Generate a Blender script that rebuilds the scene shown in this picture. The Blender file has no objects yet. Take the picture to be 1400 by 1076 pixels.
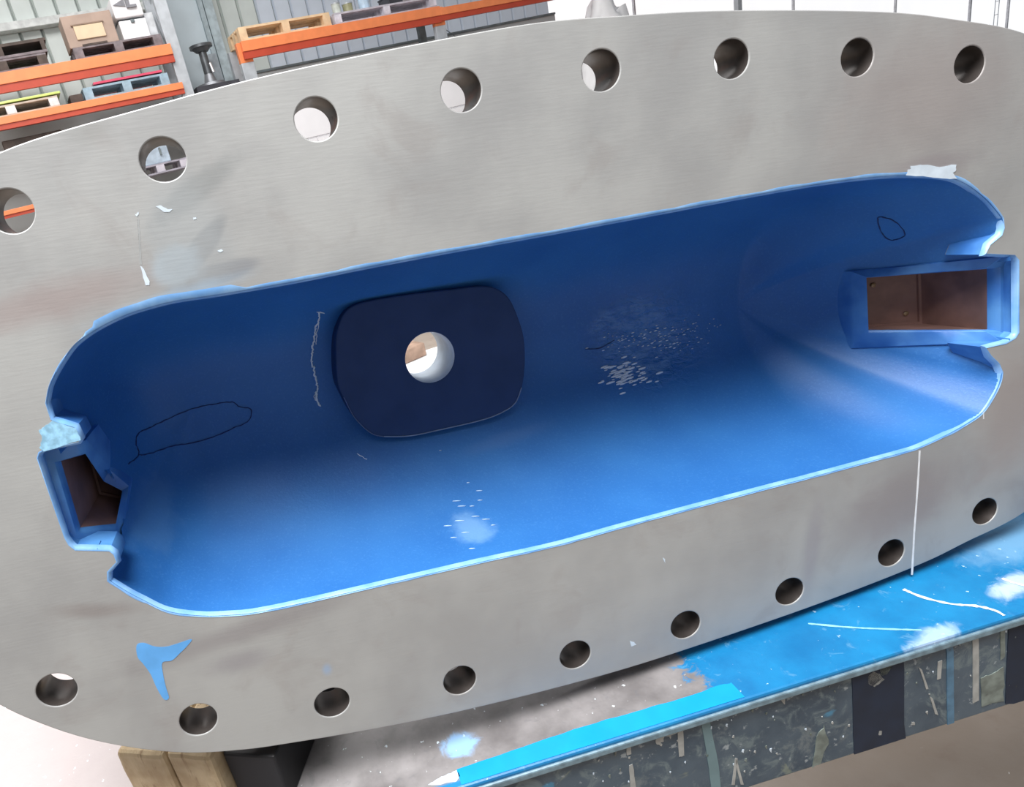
import bpy, bmesh, math, random
from mathutils import Vector, Matrix, noise as mnoise
from mathutils.bvhtree import BVHTree
random.seed(7)
C = bpy.context.scene.collection
SC = bpy.context.scene
U = 0.04                                   # one plate unit (a bolt hole's width) in metres

# ------------------------------------------------------------------ camera
FPX, PX, PY = 900.0, 490.0, 565.0           # focal length and principal point of the photograph, px
dn = Vector((610, 2335, 900)).normalized()  # gravity seen in the camera frame (x right, y down, z forward)
Zw = -dn
Yw = (Vector((0, 0, 1)) - Zw * Zw.z).normalized()
Xw = Yw.cross(Zw)
M = Matrix((Xw, Yw, Zw))                    # camera frame -> world
# pose of the flange face in the camera frame (units)
PD = 16.6964
pn = Vector((-0.18466224, -0.2227989, 0.95721497))
pe1 = Vector((0.97144789, -0.18899872, 0.14341714))
pe2 = Vector((0.14895922, 0.9563682, 0.25133845))
PO = Vector((6.57706193, -0.58491856, 18.57536046))
TABLE_Z = 0.76
# lowest point of the flange rim rests on the table
low = min((M @ (PO + pe1 * x + pe2 * y + pn * t)).z for x, y in ((9, 8.83), (6, 9.14), (11.5, 8.4), (14, 7.75), (3, 9.38), (0, 9.45)) for t in (0, 1.2)) * U
CAM = Vector((0, 0, TABLE_Z - low))
cam = bpy.data.objects.new('camera', bpy.data.cameras.new('camera'))
C.objects.link(cam)
R3 = M @ Matrix(((1, 0, 0), (0, -1, 0), (0, 0, -1)))
cam.matrix_world = Matrix.Translation(CAM) @ R3.to_4x4()
cam.data.sensor_fit = 'HORIZONTAL'
cam.data.sensor_width = 36
cam.data.lens = FPX / 1400 * 36
cam.data.shift_x = (700 - PX) / 1400
cam.data.shift_y = (PY - 538) / 1400
cam.data.clip_start = 0.02
SC.camera = cam

# ------------------------------------------------------------------ light
SC.view_settings.view_transform = 'Standard'
SC.view_settings.look = 'None'
SC.view_settings.gamma = 1
SC.view_settings.use_curve_mapping = False
SC.view_settings.exposure = 0.0
w = bpy.data.worlds.new('overcast_sky'); SC.world = w; w.use_nodes = True
bg = w.node_tree.nodes['Background']
bg.inputs[0].default_value = (0.93, 0.96, 1.0, 1); bg.inputs[1].default_value = 0.30

def area(name, loc, target, sx, sy, power, col=(1, 1, 1)):
    l = bpy.data.lights.new(name, 'AREA'); l.shape = 'RECTANGLE'; l.size = sx; l.size_y = sy
    l.energy = power; l.color = col
    o = bpy.data.objects.new(name, l); C.objects.link(o); o.location = loc
    o.rotation_euler = (Vector(target) - Vector(loc)).to_track_quat('-Z', 'Y').to_euler()
    return o
area('overhead_light', (-0.6, -0.15, 4.2), (0.1, 0.8, 1.1), 2.4, 1.4, 330, (1.0, 1.0, 1.0))
area('overhead_light', (-1.0, 4.6, 5.5), (-1.0, 4.6, 0), 6.0, 3.0, 400, (1.0, 0.98, 0.97))  # added lamp above, brightens the floor and wall behind the casting

# ------------------------------------------------------------------ helpers
def ray(px, py): return M @ Vector(((px - PX) / FPX, (py - PY) / FPX, 1.0))
def on_z(px, py, z):
    r = ray(px, py); return CAM + r * ((z - CAM.z) / r.z)
def PL(x, y, t=0.0): return Vector((x * U, t * U, (9.45 - y) * U))     # plate units -> casting's local metres
def px2pl(px, py, t=0.0):                                              # photo direction -> point at depth t of the plate
    r = Vector(((px - PX) / FPX, (py - PY) / FPX, 1.0)); P = r * ((PD + t) / pn.dot(r)) - PO
    return P.dot(pe1), P.dot(pe2), t
def PP(px, py, t=0.0): return PL(*px2pl(px, py, t))
def link(name, me, m=None, parent=None, smooth=None):
    o = bpy.data.objects.new(name, me); C.objects.link(o)
    if m is not None:
        for mm in (m if isinstance(m, (list, tuple)) else [m]): me.materials.append(mm)
    if smooth is not None:
        for p in me.polygons: p.use_smooth = True
        me.set_sharp_from_angle(angle=math.radians(smooth))
    if parent is not None: o.parent = parent
    return o
def obj(name, bm, m, parent=None, smooth=None):
    me = bpy.data.meshes.new(name); bmesh.ops.recalc_face_normals(bm, faces=bm.faces)
    bm.to_mesh(me); bm.free(); return link(name, me, m, parent, smooth)
def pyobj(name, vs, fs, m, parent=None, smooth=None):
    me = bpy.data.meshes.new(name); me.from_pydata([tuple(v) for v in vs], [], fs); me.update()
    return link(name, me, m, parent, smooth)
def tag(o, label, cat, group=None, kind=None):
    if label: o['label'] = label
    if cat: o['category'] = cat
    if group: o['group'] = group
    if kind: o['kind'] = kind
    return o
def empty(name, loc, rz=0.0):
    o = bpy.data.objects.new(name, None); C.objects.link(o); o.location = loc; o.rotation_euler = (0, 0, rz)
    o.empty_display_size = 0.05; return o
def copy_tree(o, parent=None):
    c = o.copy(); C.objects.link(c)
    if parent is not None: c.parent = parent
    for ch in list(o.children): copy_tree(ch, c)
    return c
def box(bm, x0, x1, y0, y1, z0, z1, bev=0.0):
    r = bmesh.ops.create_cube(bm, size=1); vs = r['verts']
    for v in vs:
        v.co = Vector(((x0 + x1) / 2 + v.co.x * (x1 - x0), (y0 + y1) / 2 + v.co.y * (y1 - y0), (z0 + z1) / 2 + v.co.z * (z1 - z0)))
    if bev:
        es = list({e for v in vs for e in v.link_edges}); bmesh.ops.bevel(bm, geom=es, offset=bev, segments=2, affect='EDGES', profile=0.5)
def bx(*a, bev=0.0):
    bm = bmesh.new(); box(bm, *a, bev=bev); return bm
def tube(bm, pts, r, seg=8):
    pts = [Vector(p) for p in pts]; rings = []
    for i, p in enumerate(pts):
        d = (pts[min(i + 1, len(pts) - 1)] - pts[max(i - 1, 0)]).normalized()
        a = d.orthogonal().normalized() if i == 0 else (a - d * a.dot(d)).normalized()
        b = d.cross(a); rr = r[i] if isinstance(r, (list, tuple)) else r
        rings.append([bm.verts.new(p + (a * math.cos(q) + b * math.sin(q)) * rr) for q in [2 * math.pi * k / seg for k in range(seg)]])
    for A, B in zip(rings, rings[1:]):
        for k in range(seg): bm.faces.new((A[k], A[(k + 1) % seg], B[(k + 1) % seg], B[k]))
    bm.faces.new(rings[0][::-1]); bm.faces.new(rings[-1])
def catmull(P, n=8, closed=False):
    out = []; N = len(P)
    rng = range(N if closed else N - 1)
    for i in rng:
        g = (lambda k: P[k % N]) if closed else (lambda k: P[max(0, min(N - 1, k))])
        p0, p1, p2, p3 = g(i - 1), g(i), g(i + 1), g(i + 2)
        for j in range(n):
            t = j / n
            out.append(tuple(0.5 * (2 * b + (c - a) * t + (2 * a - 5 * b + 4 * c - d) * t * t + (3 * b - a - 3 * c + d) * t ** 3) for a, b, c, d in zip(p0, p1, p2, p3)))
    if not closed: out.append(tuple(P[-1]))
    return out

# ---- material nodes
class NT:
    def __init__(s, name):
        s.m = bpy.data.materials.new(name); s.m.use_nodes = True; s.t = s.m.node_tree; s.n = s.t.nodes
        s.b = s.n['Principled BSDF']; s.tc = s.n.new('ShaderNodeTexCoord')
    def put(s, sock, v):
        if hasattr(v, 'links') or isinstance(v, bpy.types.NodeSocket): s.t.links.new(v, sock)
        elif isinstance(v, (tuple, list)) and sock.type == 'RGBA' and len(v) == 3: sock.default_value = (*v, 1)
        else: sock.default_value = v
    def co(s, scale=(1, 1, 1), loc=(0, 0, 0), rot=(0, 0, 0), typ='POINT', src=None):
        q = s.n.new('ShaderNodeMapping'); q.vector_type = typ; s.t.links.new(src or s.tc.outputs['Object'], q.inputs[0])
        q.inputs['Location'].default_value = loc; q.inputs['Rotation'].default_value = rot; q.inputs['Scale'].default_value = scale
        return q.outputs[0]
    def noise(s, scale, detail=3, rough=0.5, vec=None, dist=0.0):
        q = s.n.new('ShaderNodeTexNoise'); q.inputs['Scale'].default_value = scale; q.inputs['Detail'].default_value = detail
        q.inputs['Roughness'].default_value = rough; q.inputs['Distortion'].default_value = dist
        s.t.links.new(vec or s.tc.outputs['Object'], q.inputs['Vector']); return q.outputs[0]
    def vor(s, scale, vec=None, feat='F1'):
        q = s.n.new('ShaderNodeTexVoronoi'); q.inputs['Scale'].default_value = scale; q.feature = feat
        s.t.links.new(vec or s.tc.outputs['Object'], q.inputs['Vector']); return q.outputs['Distance']
    def math(s, op, a, b=0.0, clamp=False):
        q = s.n.new('ShaderNodeMath'); q.operation = op; q.use_clamp = clamp; s.put(q.inputs[0], a); s.put(q.inputs[1], b); return q.outputs[0]
    def rng(s, v, a, b, c=0.0, d=1.0):
        q = s.n.new('ShaderNodeMapRange'); q.interpolation_type = 'SMOOTHSTEP'; s.put(q.inputs[0], v)
        for i, k in enumerate((a, b, c, d)): q.inputs[i + 1].default_value = k
        return q.outputs[0]
    def mix(s, f, a, b):
        q = s.n.new('ShaderNodeMix'); q.data_type = 'RGBA'; s.put(q.inputs[0], f); s.put(q.inputs[6], a); s.put(q.inputs[7], b); return q.outputs[2]
    def blob(s, c, r, ang=0.0, edge=0.5, nz=None, amp=0.0, axis='xz'):
        loc = (c[0], 0, c[1]) if axis == 'xz' else (c[0], c[1], 0) if axis == 'xy' else tuple(c)
        rot = (0, 0, ang) if axis == 'xy' else (0, ang, 0)
        sca = (r[0], 1e3, r[1]) if axis == 'xz' else (r[0], r[1], 1e3) if axis == 'xy' else tuple(r)
        v = s.co(scale=sca, loc=loc, rot=rot, typ='TEXTURE')
        q = s.n.new('ShaderNodeVectorMath'); q.operation = 'LENGTH'; s.t.links.new(v, q.inputs[0]); d = q.outputs['Value']
        if nz is not None: d = s.math('ADD', d, s.math('MULTIPLY', s.math('SUBTRACT', nz, 0.5), amp))
        return s.rng(d, 1.0, 1.0 - edge)
    def bump(s, h, strength=0.2, dist=0.01):
        q = s.n.new('ShaderNodeBump'); q.inputs['Strength'].default_value = strength; q.inputs['Distance'].default_value = dist
        s.put(q.inputs['Height'], h); s.t.links.new(q.outputs[0], s.b.inputs['Normal'])
    def done(s, col, rough=0.5, metal=0.0, spec=0.5, coat=0.0):
        s.put(s.b.inputs['Base Color'], col); s.put(s.b.inputs['Roughness'], rough); s.put(s.b.inputs['Metallic'], metal)
        s.b.inputs['Specular IOR Level'].default_value = spec; s.put(s.b.inputs['Coat Weight'], coat); return s.m
def simple(name, col, rough=0.6, metal=0.0, var=0.18, scale=12.0, spec=0.5):
    t = NT(name); n = t.noise(scale, 4)
    dark = tuple(c * (1 - var) for c in col); lite = tuple(min(1, c * (1 + var)) for c in col)
    return t.done(t.mix(t.rng(n, 0.3, 0.7), dark, lite), rough, metal, spec)

def pz(px, py):                                # photo px -> casting's local (x, z) on the face
    v = PP(px, py); return (v.x, v.z)

# machined steel face
t = NT('machined_steel')
n1 = t.noise(6, 4, 0.55); n2 = t.noise(60, 3); n3 = t.noise(14, 5, 0.6, dist=0.6)
brush = t.noise(40, 2, 0.5, vec=t.co(scale=(1, 1, 9)))
col = t.mix(t.rng(n1, 0.35, 0.65), (0.345, 0.345, 0.342), (0.41, 0.412, 0.402))
col = t.mix(t.math('MULTIPLY', t.rng(n3, 0.52, 0.72), 0.35), col, (0.30, 0.275, 0.265))
def st(f, c, a=1.0):
    global col
    col = t.mix(t.math('MULTIPLY', f, a), col, c)
st(t.blob(pz(1270, 130), (0.20, 0.13), 0, 0.9, n3, 0.9), (0.31, 0.26, 0.25), 0.55)
st(t.blob(pz(1230, 690), (0.16, 0.07), -0.25, 0.8, n3, 0.9), (0.27, 0.235, 0.235), 0.65)
st(t.blob(pz(1380, 560), (0.07, 0.14), 0, 0.8, n3, 0.9), (0.33, 0.27, 0.25), 0.6)
st(t.blob(pz(80, 410), (0.16, 0.028), -0.1, 0.9, n3, 1.0), (0.33, 0.27, 0.26), 0.7)
st(t.blob(pz(330, 865), (0.19, 0.022), -0.1, 0.9, n3, 1.0), (0.25, 0.23, 0.235), 0.6)
st(t.blob(pz(130, 835), (0.07, 0.014), 0.2, 0.9, n3, 1.0), (0.25, 0.22, 0.21), 0.6)
st(t.blob(pz(330, 905), (0.06, 0.022), 0.1, 0.9, n3, 1.2), (0.24, 0.22, 0.24), 0.5)
st(t.blob(pz(265, 262), (0.065, 0.017), -0.5, 0.6, n3, 1.0), (0.24, 0.25, 0.25), 0.6)
st(t.blob(pz(275, 340), (0.045, 0.012), -0.75, 0.4, n3, 0.5), (0.24, 0.25, 0.26), 0.75)
st(t.blob(pz(290, 378), (0.055, 0.012), -0.15, 0.4, n3, 0.5), (0.24, 0.25, 0.27), 0.7)
st(t.blob(pz(240, 365), (0.032, 0.026), 0, 0.6, n3, 1.2), (0.42, 0.50, 0.56), 0.8)
st(t.blob(pz(255, 330), (0.05, 0.085), 0, 0.6, n3, 1.0), (0.34, 0.36, 0.37), 0.55)
st(t.blob(pz(120, 180), (0.03, 0.02), 0, 0.9, n3, 1.0), (0.27, 0.27, 0.26), 0.45)
st(t.blob(pz(447, 915), (0.009, 0.012), 0, 0.8, n3, 0.8), (0.30, 0.40, 0.55), 0.8)
st(t.blob(pz(1275, 385), (0.06, 0.03), 0, 0.8, n3, 0.8), (0.30, 0.27, 0.27), 0.5)
st(t.blob(pz(1270, 225), (0.09, 0.018), 0, 0.8, n3, 0.8), (0.28, 0.25, 0.26), 0.6)
st(t.blob(pz(230, 410), (0.10, 0.012), -0.15, 0.8, n3, 0.8), (0.36, 0.48, 0.60), 0.6)
st(t.blob(pz(1110, 750), (0.02, 0.10), 0.1, 0.8, n3, 0.6), (0.27, 0.25, 0.28), 0.45)
t.bump(t.math('ADD', t.math('MULTIPLY', n2, 0.5), brush), 0.05, 0.002)
STEEL = t.done(col, t.rng(n1, 0.3, 0.7, 0.46, 0.58), 0.25, 0.5)
BORE = simple('shaded_bore_steel', (0.058, 0.049, 0.045), 0.36, 0.35, 0.15, 60)  # hole walls darkened in the colour, for the dimness inside

t = NT('pale_blue_thin_coat')
n1 = t.noise(30, 4, 0.6)
PALE = t.done(t.mix(t.rng(n1, 0.3, 0.7), (0.14, 0.33, 0.66), (0.26, 0.47, 0.76)), 0.4)
t = NT('navy_coating'); n1 = t.noise(20, 4); n2 = t.noise(300, 2)
t.bump(n2, 0.15, 0.001)
NAVY = t.done(t.mix(t.rng(n1, 0.3, 0.7), (0.016, 0.044, 0.13), (0.021, 0.052, 0.15)), 0.62, 0, 0.3)
t = NT('mid_blue_coat'); n1 = t.noise(22, 4); n2 = t.noise(200, 2)
t.bump(n2, 0.2, 0.001)
MIDB = t.done(t.mix(t.rng(n1, 0.3, 0.7), (0.035, 0.15, 0.45), (0.09, 0.27, 0.58)), 0.45)
RUST = simple('raw_brown_metal', (0.22, 0.125, 0.105), 0.45, 0.15, 0.3, 18)
t = NT('brown_slot_floor'); n1 = t.noise(16, 4)
RUSTD = t.done(t.mix(t.rng(n1, 0.3, 0.7), (0.07, 0.035, 0.03), (0.15, 0.08, 0.065)), 0.4, 0.1)
BRIGHTB = simple('sky_blue_paint', (0.11, 0.36, 0.74), 0.45, 0, 0.08, 40)
WHITEP = simple('white_chalky_paint', (0.75, 0.76, 0.78), 0.6, 0, 0.08, 80)
PALEW = simple('pale_blue_white_paint', (0.58, 0.66, 0.74), 0.5, 0, 0.1, 50)
INK = simple('dark_ink_line', (0.010, 0.03, 0.13), 0.6, 0, 0.1, 50)
CAST = simple('grey_cast_iron', (0.20, 0.20, 0.20), 0.6, 0.2, 0.15, 20)

# ------------------------------------------------------------------ setting: floor, wall
t = NT('concrete_floor')
n1 = t.noise(1.2, 5, 0.6); n2 = t.noise(9, 5, 0.65); n3 = t.noise(42, 3, 0.6)
col = t.mix(t.rng(n1, 0.3, 0.7), (0.28, 0.225, 0.18), (0.40, 0.34, 0.29))
st(t.rng(n2, 0.52, 0.75), (0.23, 0.165, 0.13), 0.5)
st(t.rng(n3, 0.70, 0.76), (0.75, 0.72, 0.68), 0.8)
t.bump(n2, 0.2, 0.01)
FLOORM = t.done(col, t.rng(n1, 0.3, 0.7, 0.35, 0.6))
fl = obj('floor', bx(-9, 14, -4, 16, -0.15, 0), FLOORM); fl['kind'] = 'structure'

# rack plane frame: s along the wall, d away from the camera, z up
hr = M @ Vector(((2800 - PX) / FPX, (-385 - PY) / FPX, 1.0)); hr.z = 0; hr.normalize()
nr = Vector((-hr.y, hr.x, 0))
if nr.y < 0: nr = -nr
YAW = math.atan2(hr.y, hr.x)
r0 = ray(240, 100); RORG = CAM + r0 * 7.0; RORG.z = 0
RMAT = Matrix.Translation(RORG) @ Matrix.Rotation(YAW, 4, 'Z')
def sz(px, py, off=0.0):
    r = ray(px, py); k = ((RORG - CAM).dot(nr) + off) / r.dot(nr); P = CAM + r * k
    return (P - RORG).dot(hr), P.z
WALL_D = 1.25
CLAD = simple('grey_green_cladding', (0.64, 0.69, 0.66), 0.45, 0.0, 0.06, 3)
CLADB = simple('pale_blue_grey_steel', (0.52, 0.60, 0.64), 0.45, 0.0, 0.06, 3)
DARKG = simple('dark_grey_steel', (0.16, 0.19, 0.20), 0.6, 0.1, 0.2, 6)  # one even dark grey for trim and fittings
s_l = sz(-700, 60, WALL_D)[0]; s_r = sz(752, 20, WALL_D)[0]
def rroot(name, s=0, d=0, z=0):
    return empty(name, RMAT @ Vector((s, d, z)), YAW)
wb = rroot('wall_back', 0, WALL_D, 0); wb['kind'] = 'structure'
o = obj('wall_sheet', bx(s_l, s_r, 0.03, 0.10, 0, 4.2), simple('cladding_groove', (0.30, 0.33, 0.32), 0.6), wb)
pitch = 0.235
pm = None; pm2 = None; s_col = sz(330, 20, WALL_D)[0]; k = 0; s = s_l
while s + pitch <= s_r + 0.001:
    if pm is None:
        bm = bmesh.new()
        prof = [(0.0, 0.03), (0.015, -0.012), (pitch - 0.025, -0.012), (pitch - 0.014, 0.03)]
        for (a, b), (c, d) in zip(prof, prof[1:]):
            v = [bm.verts.new((a, b, 0.25)), bm.verts.new((c, d, 0.25)), bm.verts.new((c, d, 4.2)), bm.verts.new((a, b, 4.2))]
            bm.faces.new(v)
        pm = obj('cladding_panel', bm, CLAD, wb); q = pm
    else:
        if s > s_col and pm2 is None:
            pm2 = pm.copy(); pm2.data = pm.data.copy(); pm2.data.materials[0] = simple('pale_blue_cladding', (0.66, 0.72, 0.80), 0.45, 0, 0.05, 3); C.objects.link(pm2); pm2.parent = wb; q = pm2
        else:
            q = (pm2 or pm).copy(); C.objects.link(q); q.parent = wb
    q.location = (s, 0, 0); s += pitch; k += 1
# plinth under the cladding
zpl = sz(470, 75, WALL_D)[1]
o = obj('trim_1', bx(s_l, s_r, -0.10, 0.03, 0, zpl), simple('grey_plinth', (0.50, 0.52, 0.52), 0.6, 0, 0.04, 2)); o['kind'] = 'structure'
o.matrix_world = RMAT @ Matrix.Translation((0, WALL_D, 0))
o = obj('trim_2', bx(s_l, s_r, -0.12, 0.0, zpl - 0.03, zpl - 0.005), DARKG); o['kind'] = 'structure'
o.matrix_world = RMAT @ Matrix.Translation((0, WALL_D, 0))
# pale girt high on the wall
sg, zg = sz(100, 22, WALL_D - 0.15)
o = obj('trim_3', bx(s_l, sz(235, 20, WALL_D)[0], -0.16, 0.0, zg - 0.045, zg + 0.035, bev=0.006), simple('pale_girt', (0.66, 0.68, 0.66), 0.5)); o['kind'] = 'structure'
o.matrix_world = RMAT @ Matrix.Translation((0, WALL_D, 0))

# ------------------------------------------------------------------ the casting
root = empty('steel_flange_casting', (0, 0, 0))
tag(root, 'huge oval steel flange casting with blue coated cavity, standing on edge on the blue bench', 'casting')
pw = lambda v: M @ v
e1w, nw, uw = pw(pe1), pw(pn), pw(-pe2)
Rw = Matrix((e1w, nw, uw)).transposed()
orig = CAM + pw(PO + pe2 * 9.45) * U
root.matrix_world = Matrix.Translation(orig) @ Rw.to_4x4()
PLW = root.matrix_world.copy()

outer = [(-1.5, -9.5), (1.4, -9.47), (4.5, -9.31), (8.9, -8.88), (11.3, -8.48), (13.8, -7.88), (16.2, -6.75), (18.2, -4.8), (19.5, -2.2), (19.8, 0.4), (19.4, 3.0), (18.0, 5.5), (15.9, 7.2), (13.35, 7.87), (11.3, 8.3), (7.1, 8.8), (1.7, 9.2), (-1.5, 9.27), (-4.7, 9.2), (-7.5, 9.02), (-10.1, 8.74), (-11.6, 8.52), (-13.2, 8.1), (-14.96, 7.25), (-16.4, 6.2), (-17.6, 4.9), (-18.7, 2.8), (-19.2, 0.2), (-18.9, -2.6), (-17.6, -5.4), (-15.9, -7.2), (-13.69, -8.14), (-10.38, -8.69), (-6.95, -9.11)]
outer = catmull(outer, 8, True)
A_px = [(64, 551), (68, 530), (76, 512), (88, 492), (103, 472), (125, 455), (150, 441), (175, 430), (200, 422), (240, 412), (300, 403), (400, 386), (500, 366), (600, 347), (750, 320), (900, 292), (1000, 273), (1100, 255), (1180, 244), (1240, 240), (1290, 242), (1318, 250), (1345, 269), (1361, 286), (1371, 299)]
CR_px = [(1372, 312), (1369, 321), (1353, 334), (1347, 348), (1387, 350), (1392, 356), (1392, 455), (1388, 461), (1376, 468), (1348, 475), (1354, 487), (1365, 498)]
B_px = [(1370, 510), (1368, 522), (1360, 540), (1344, 564), (1325, 578), (1300, 592), (1259, 611), (1234, 619), (1171, 636), (1100, 655), (1060, 665), (950, 694), (846, 722), (760, 746), (660, 768), (560, 791), (430, 821), (353, 837), (315, 841), (275, 842), (230, 836), (197, 821), (174, 809), (150, 794)]
CL_px = [(150, 783), (162, 769), (158, 757), (150, 751), (103, 750), (96, 744), (90, 735), (53, 626), (55, 620), (62, 616), (108, 606), (112, 600), (104, 583), (84, 577), (71, 573)]
pl2 = lambda L: [px2pl(*p)[:2] for p in L]
A, B = catmull(pl2(A_px), 5), catmull(pl2(B_px), 5)
notched = A + pl2(CR_px) + B + pl2(CL_px)
holes = [px2pl(14.6, 288.7), px2pl(222.7, 218), px2pl(432.3, 162.9), px2pl(630.8, 123.5), px2pl(822, 96), px2pl(1000.5, 80.3), px2pl(1172.5, 78.3), px2pl(1326, 88),
         px2pl(77.5, 943.7), px2pl(271.3, 984), px2pl(454.1, 960.7), px2pl(628.8, 930.4), px2pl(786.7, 895.4), px2pl(937.6, 854.4), px2pl(1079.8, 808.8), px2pl(1218.9, 756.1), px2pl(1346.9, 699.3)]
HW = [66.1, 65.4, 59.9, 55.5, 52.9, 47.9, 44.6, 42.2, 57.9, 52.5, 48.8, 44.6, 42.1, 40.3, 38.5, 36, 34.4]
HH = [61.1, 60.7, 60.5, 59.5, 58, 54.5, 52, 51.1, 44.6, 43, 39.1, 38.6, 37.6, 36.9, 36.2, 36.2, 35.3]
extra = [(-17.0, -4.6), (-18.0, -1.2), (-17.7, 2.3), (15.3, -6.15), (17.5, -3.4), (18.3, 0.3), (17.2, 4.0)]
def ell(c, rx, ry, n=56): return [(c[0] + rx * math.cos(2 * math.pi * k / n), c[1] + ry * math.sin(2 * math.pi * k / n)) for k in range(n)]
def pl_px(x, y, t=0):
    P = PO + pe1 * x + pe2 * y + pn * t; return PX + FPX * P.x / P.z, PY + FPX * P.y / P.z
rings = []
for c, wd, hg in zip(holes, HW, HH):
    q = [pl_px(*p) for p in ell(c, 0.5, 0.5)]
    w0 = max(a for a, b in q) - min(a for a, b in q); h0 = max(b for a, b in q) - min(b for a, b in q)
    rings.append(ell(c, 0.5 * (wd / w0) ** 0.8, 0.5 * (hg / h0) ** 0.8))
rings += [ell(c, 0.5, 0.5) for c in extra]
TH = 1.2
def flat_solid(name, loops, half, bev, mats, parent, t0, smooth=35):
    cu = bpy.data.curves.new(name, 'CURVE'); cu.dimensions = '2D'; cu.fill_mode = 'BOTH'
    cu.extrude = half - bev; cu.bevel_depth = bev; cu.offset = -bev; cu.bevel_resolution = 1
    for L in loops:
        sp = cu.splines.new('POLY'); sp.points.add(len(L) - 1); sp.use_cyclic_u = True
        for p, (x, y) in zip(sp.points, L): p.co = (x, y, 0, 1)
    to = bpy.data.objects.new('tmp', cu); C.objects.link(to)
    bpy.context.view_layer.update()
    me = bpy.data.meshes.new_from_object(to.evaluated_get(bpy.context.evaluated_depsgraph_get()))
    bpy.data.objects.remove(to); bpy.data.curves.remove(cu)
    me.name = name
    for v in me.vertices: v.co = PL(v.co.x, v.co.y, v.co.z + t0 + half)
    me.materials.clear()
    o = link(name, me, mats, parent, smooth)
    return o
fo = flat_solid('flange_plate', [outer, notched] + rings, TH / 2, 0.028, [STEEL, BORE, MIDB], root, 0.0)
# bores take the shade-darkened steel
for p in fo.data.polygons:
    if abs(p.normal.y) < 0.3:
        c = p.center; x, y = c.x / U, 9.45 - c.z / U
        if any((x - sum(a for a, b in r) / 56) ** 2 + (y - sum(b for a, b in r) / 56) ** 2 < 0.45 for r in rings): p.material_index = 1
        elif abs(x) < 15.4 and abs(y) < 5.2: p.material_index = 2

# cavity bowl
cav = A + catmull(pl2([(1374, 318), (1382, 360), (1385, 400), (1383, 450), (1376, 490)]), 4) + B + catmull(pl2([(137, 760), (115, 705), (92, 645), (72, 592)]), 4)
DM = 6.0
def sstep(x): x = max(0, min(1, x)); return x * x * (3 - 2 * x)
def bowl(p, r):
    x, y = p; sx = max(-11.4, min(9.6, x)); sy = -0.45
    e = 2.6
    e -= 0.75 * sstep((y + 0.2) / 3.2)
    q = (x + (sx - x) * r, y + (sy - y) * r)
    tt = DM * max(0.0, 1 - (1 - r) ** e) ** (1 / e)
    if x > 9.6: tt += (DM * (1 - (1 - r) ** 1.8) - tt) * sstep((x - 9.6) / 3.2)
    tt += 0.05 * mnoise.noise(Vector((q[0] * 0.6, q[1] * 0.6, 1.7))) * min(1, r * 8)
    return q[0], q[1], tt
def resample(L, n):
    P = [Vector(p) for p in L]; P.append(P[0]); cum = [0]
    for a, b in zip(P, P[1:]): cum.append(cum[-1] + (b - a).length)
    out = []; j = 0
    for k in range(n):
        d = cum[-1] * k / n
        while cum[j + 1] < d: j += 1
        f = (d - cum[j]) / max(1e-9, cum[j + 1] - cum[j]); q = P[j].lerp(P[j + 1], f); out.append((q.x, q.y))
    return out
NS, NR = 520, 64
cs = resample(cav, NS)
def inside(q, poly):
    c = False
    for i in range(len(poly)):
        (x1, y1), (x2, y2) = poly[i], poly[i - 1]
        if (y1 > q[1]) != (y2 > q[1]) and q[0] < (x2 - x1) * (q[1] - y1) / (y2 - y1) + x1: c = not c
    return c
BT = 4.9       # depth of the boss face
boss_px = [(459, 470), (463, 445), (474, 424), (500, 412), (560, 402), (620, 395), (658, 391), (680, 395), (697, 409), (710, 438), (717, 465), (718, 500), (714, 530), (706, 550), (690, 563), (660, 575), (600, 589), (560, 597), (525, 598), (507, 593), (485, 572), (470, 545), (461, 520)]
boss = catmull([px2pl(px, py, BT)[:2] for px, py in boss_px], 6, True)
bc = (sum(p[0] for p in boss) / len(boss), sum(p[1] for p in boss) / len(boss))
bshr = [(bc[0] + (x - bc[0]) * 0.93, bc[1] + (y - bc[1]) * 0.93) for x, y in boss]
RO = [(1163, 371, 3.5), (1398, 347, 0.36), (1398, 468, 0.36), (1166, 477, 3.5)]
RI = [(1187, 380, 3.0), (1365, 367, 0.42), (1365, 452, 0.42), (1190, 452, 3.0)]
LO = [(40, 622, 0.3), (118, 600, 0.9), (150, 640, 3.0), (177, 664, 3.2), (168, 748, 2.0), (96, 757, 0.3)]
LI = [(78, 633, 0.5), (116, 622, 1.1), (141, 660, 2.9), (166, 672, 3.1), (157, 722, 1.7), (106, 728, 0.5)]
mid = lambda O, I, f: [(a[0] + (b[0] - a[0]) * f, a[1] + (b[1] - a[1]) * f) for a, b in zip(O, I)]
cutR, cutL = mid(RO, RI, 0.35), mid(LO, LI, 0.3)
vs, fs, fall = [], [], []
rr = [0.0] + [((k + 0.35) / NR) ** 1.9 for k in range(1, NR)] + [1.0]
rr[1] = 0.0008
for r in rr:
    for p in cs: vs.append(bowl(p, r))
for j in range(len(rr) - 1):
    for k in range(NS):
        k2 = (k + 1) % NS; q = (j * NS + k, j * NS + k2, (j + 1) * NS + k2, (j + 1) * NS + k)
        fall.append(q)
        c = [sum(vs[i][m] for i in q) / 4 for m in range(3)]
        if inside((c[0], c[1]), bshr): continue
        cp = pl_px(*c)
        if inside(cp, cutR) or inside(cp, cutL): continue
        fs.append(q)
BVF = BVHTree.FromPolygons([PL(*v) for v in vs], fall)
me = bpy.data.meshes.new('cavity'); me.from_pydata([tuple(PL(*v)) for v in vs], [], fs); me.update()
bm = bmesh.new(); bm.from_mesh(me); bmesh.ops.remove_doubles(bm, verts=bm.verts, dist=1e-5)
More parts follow.
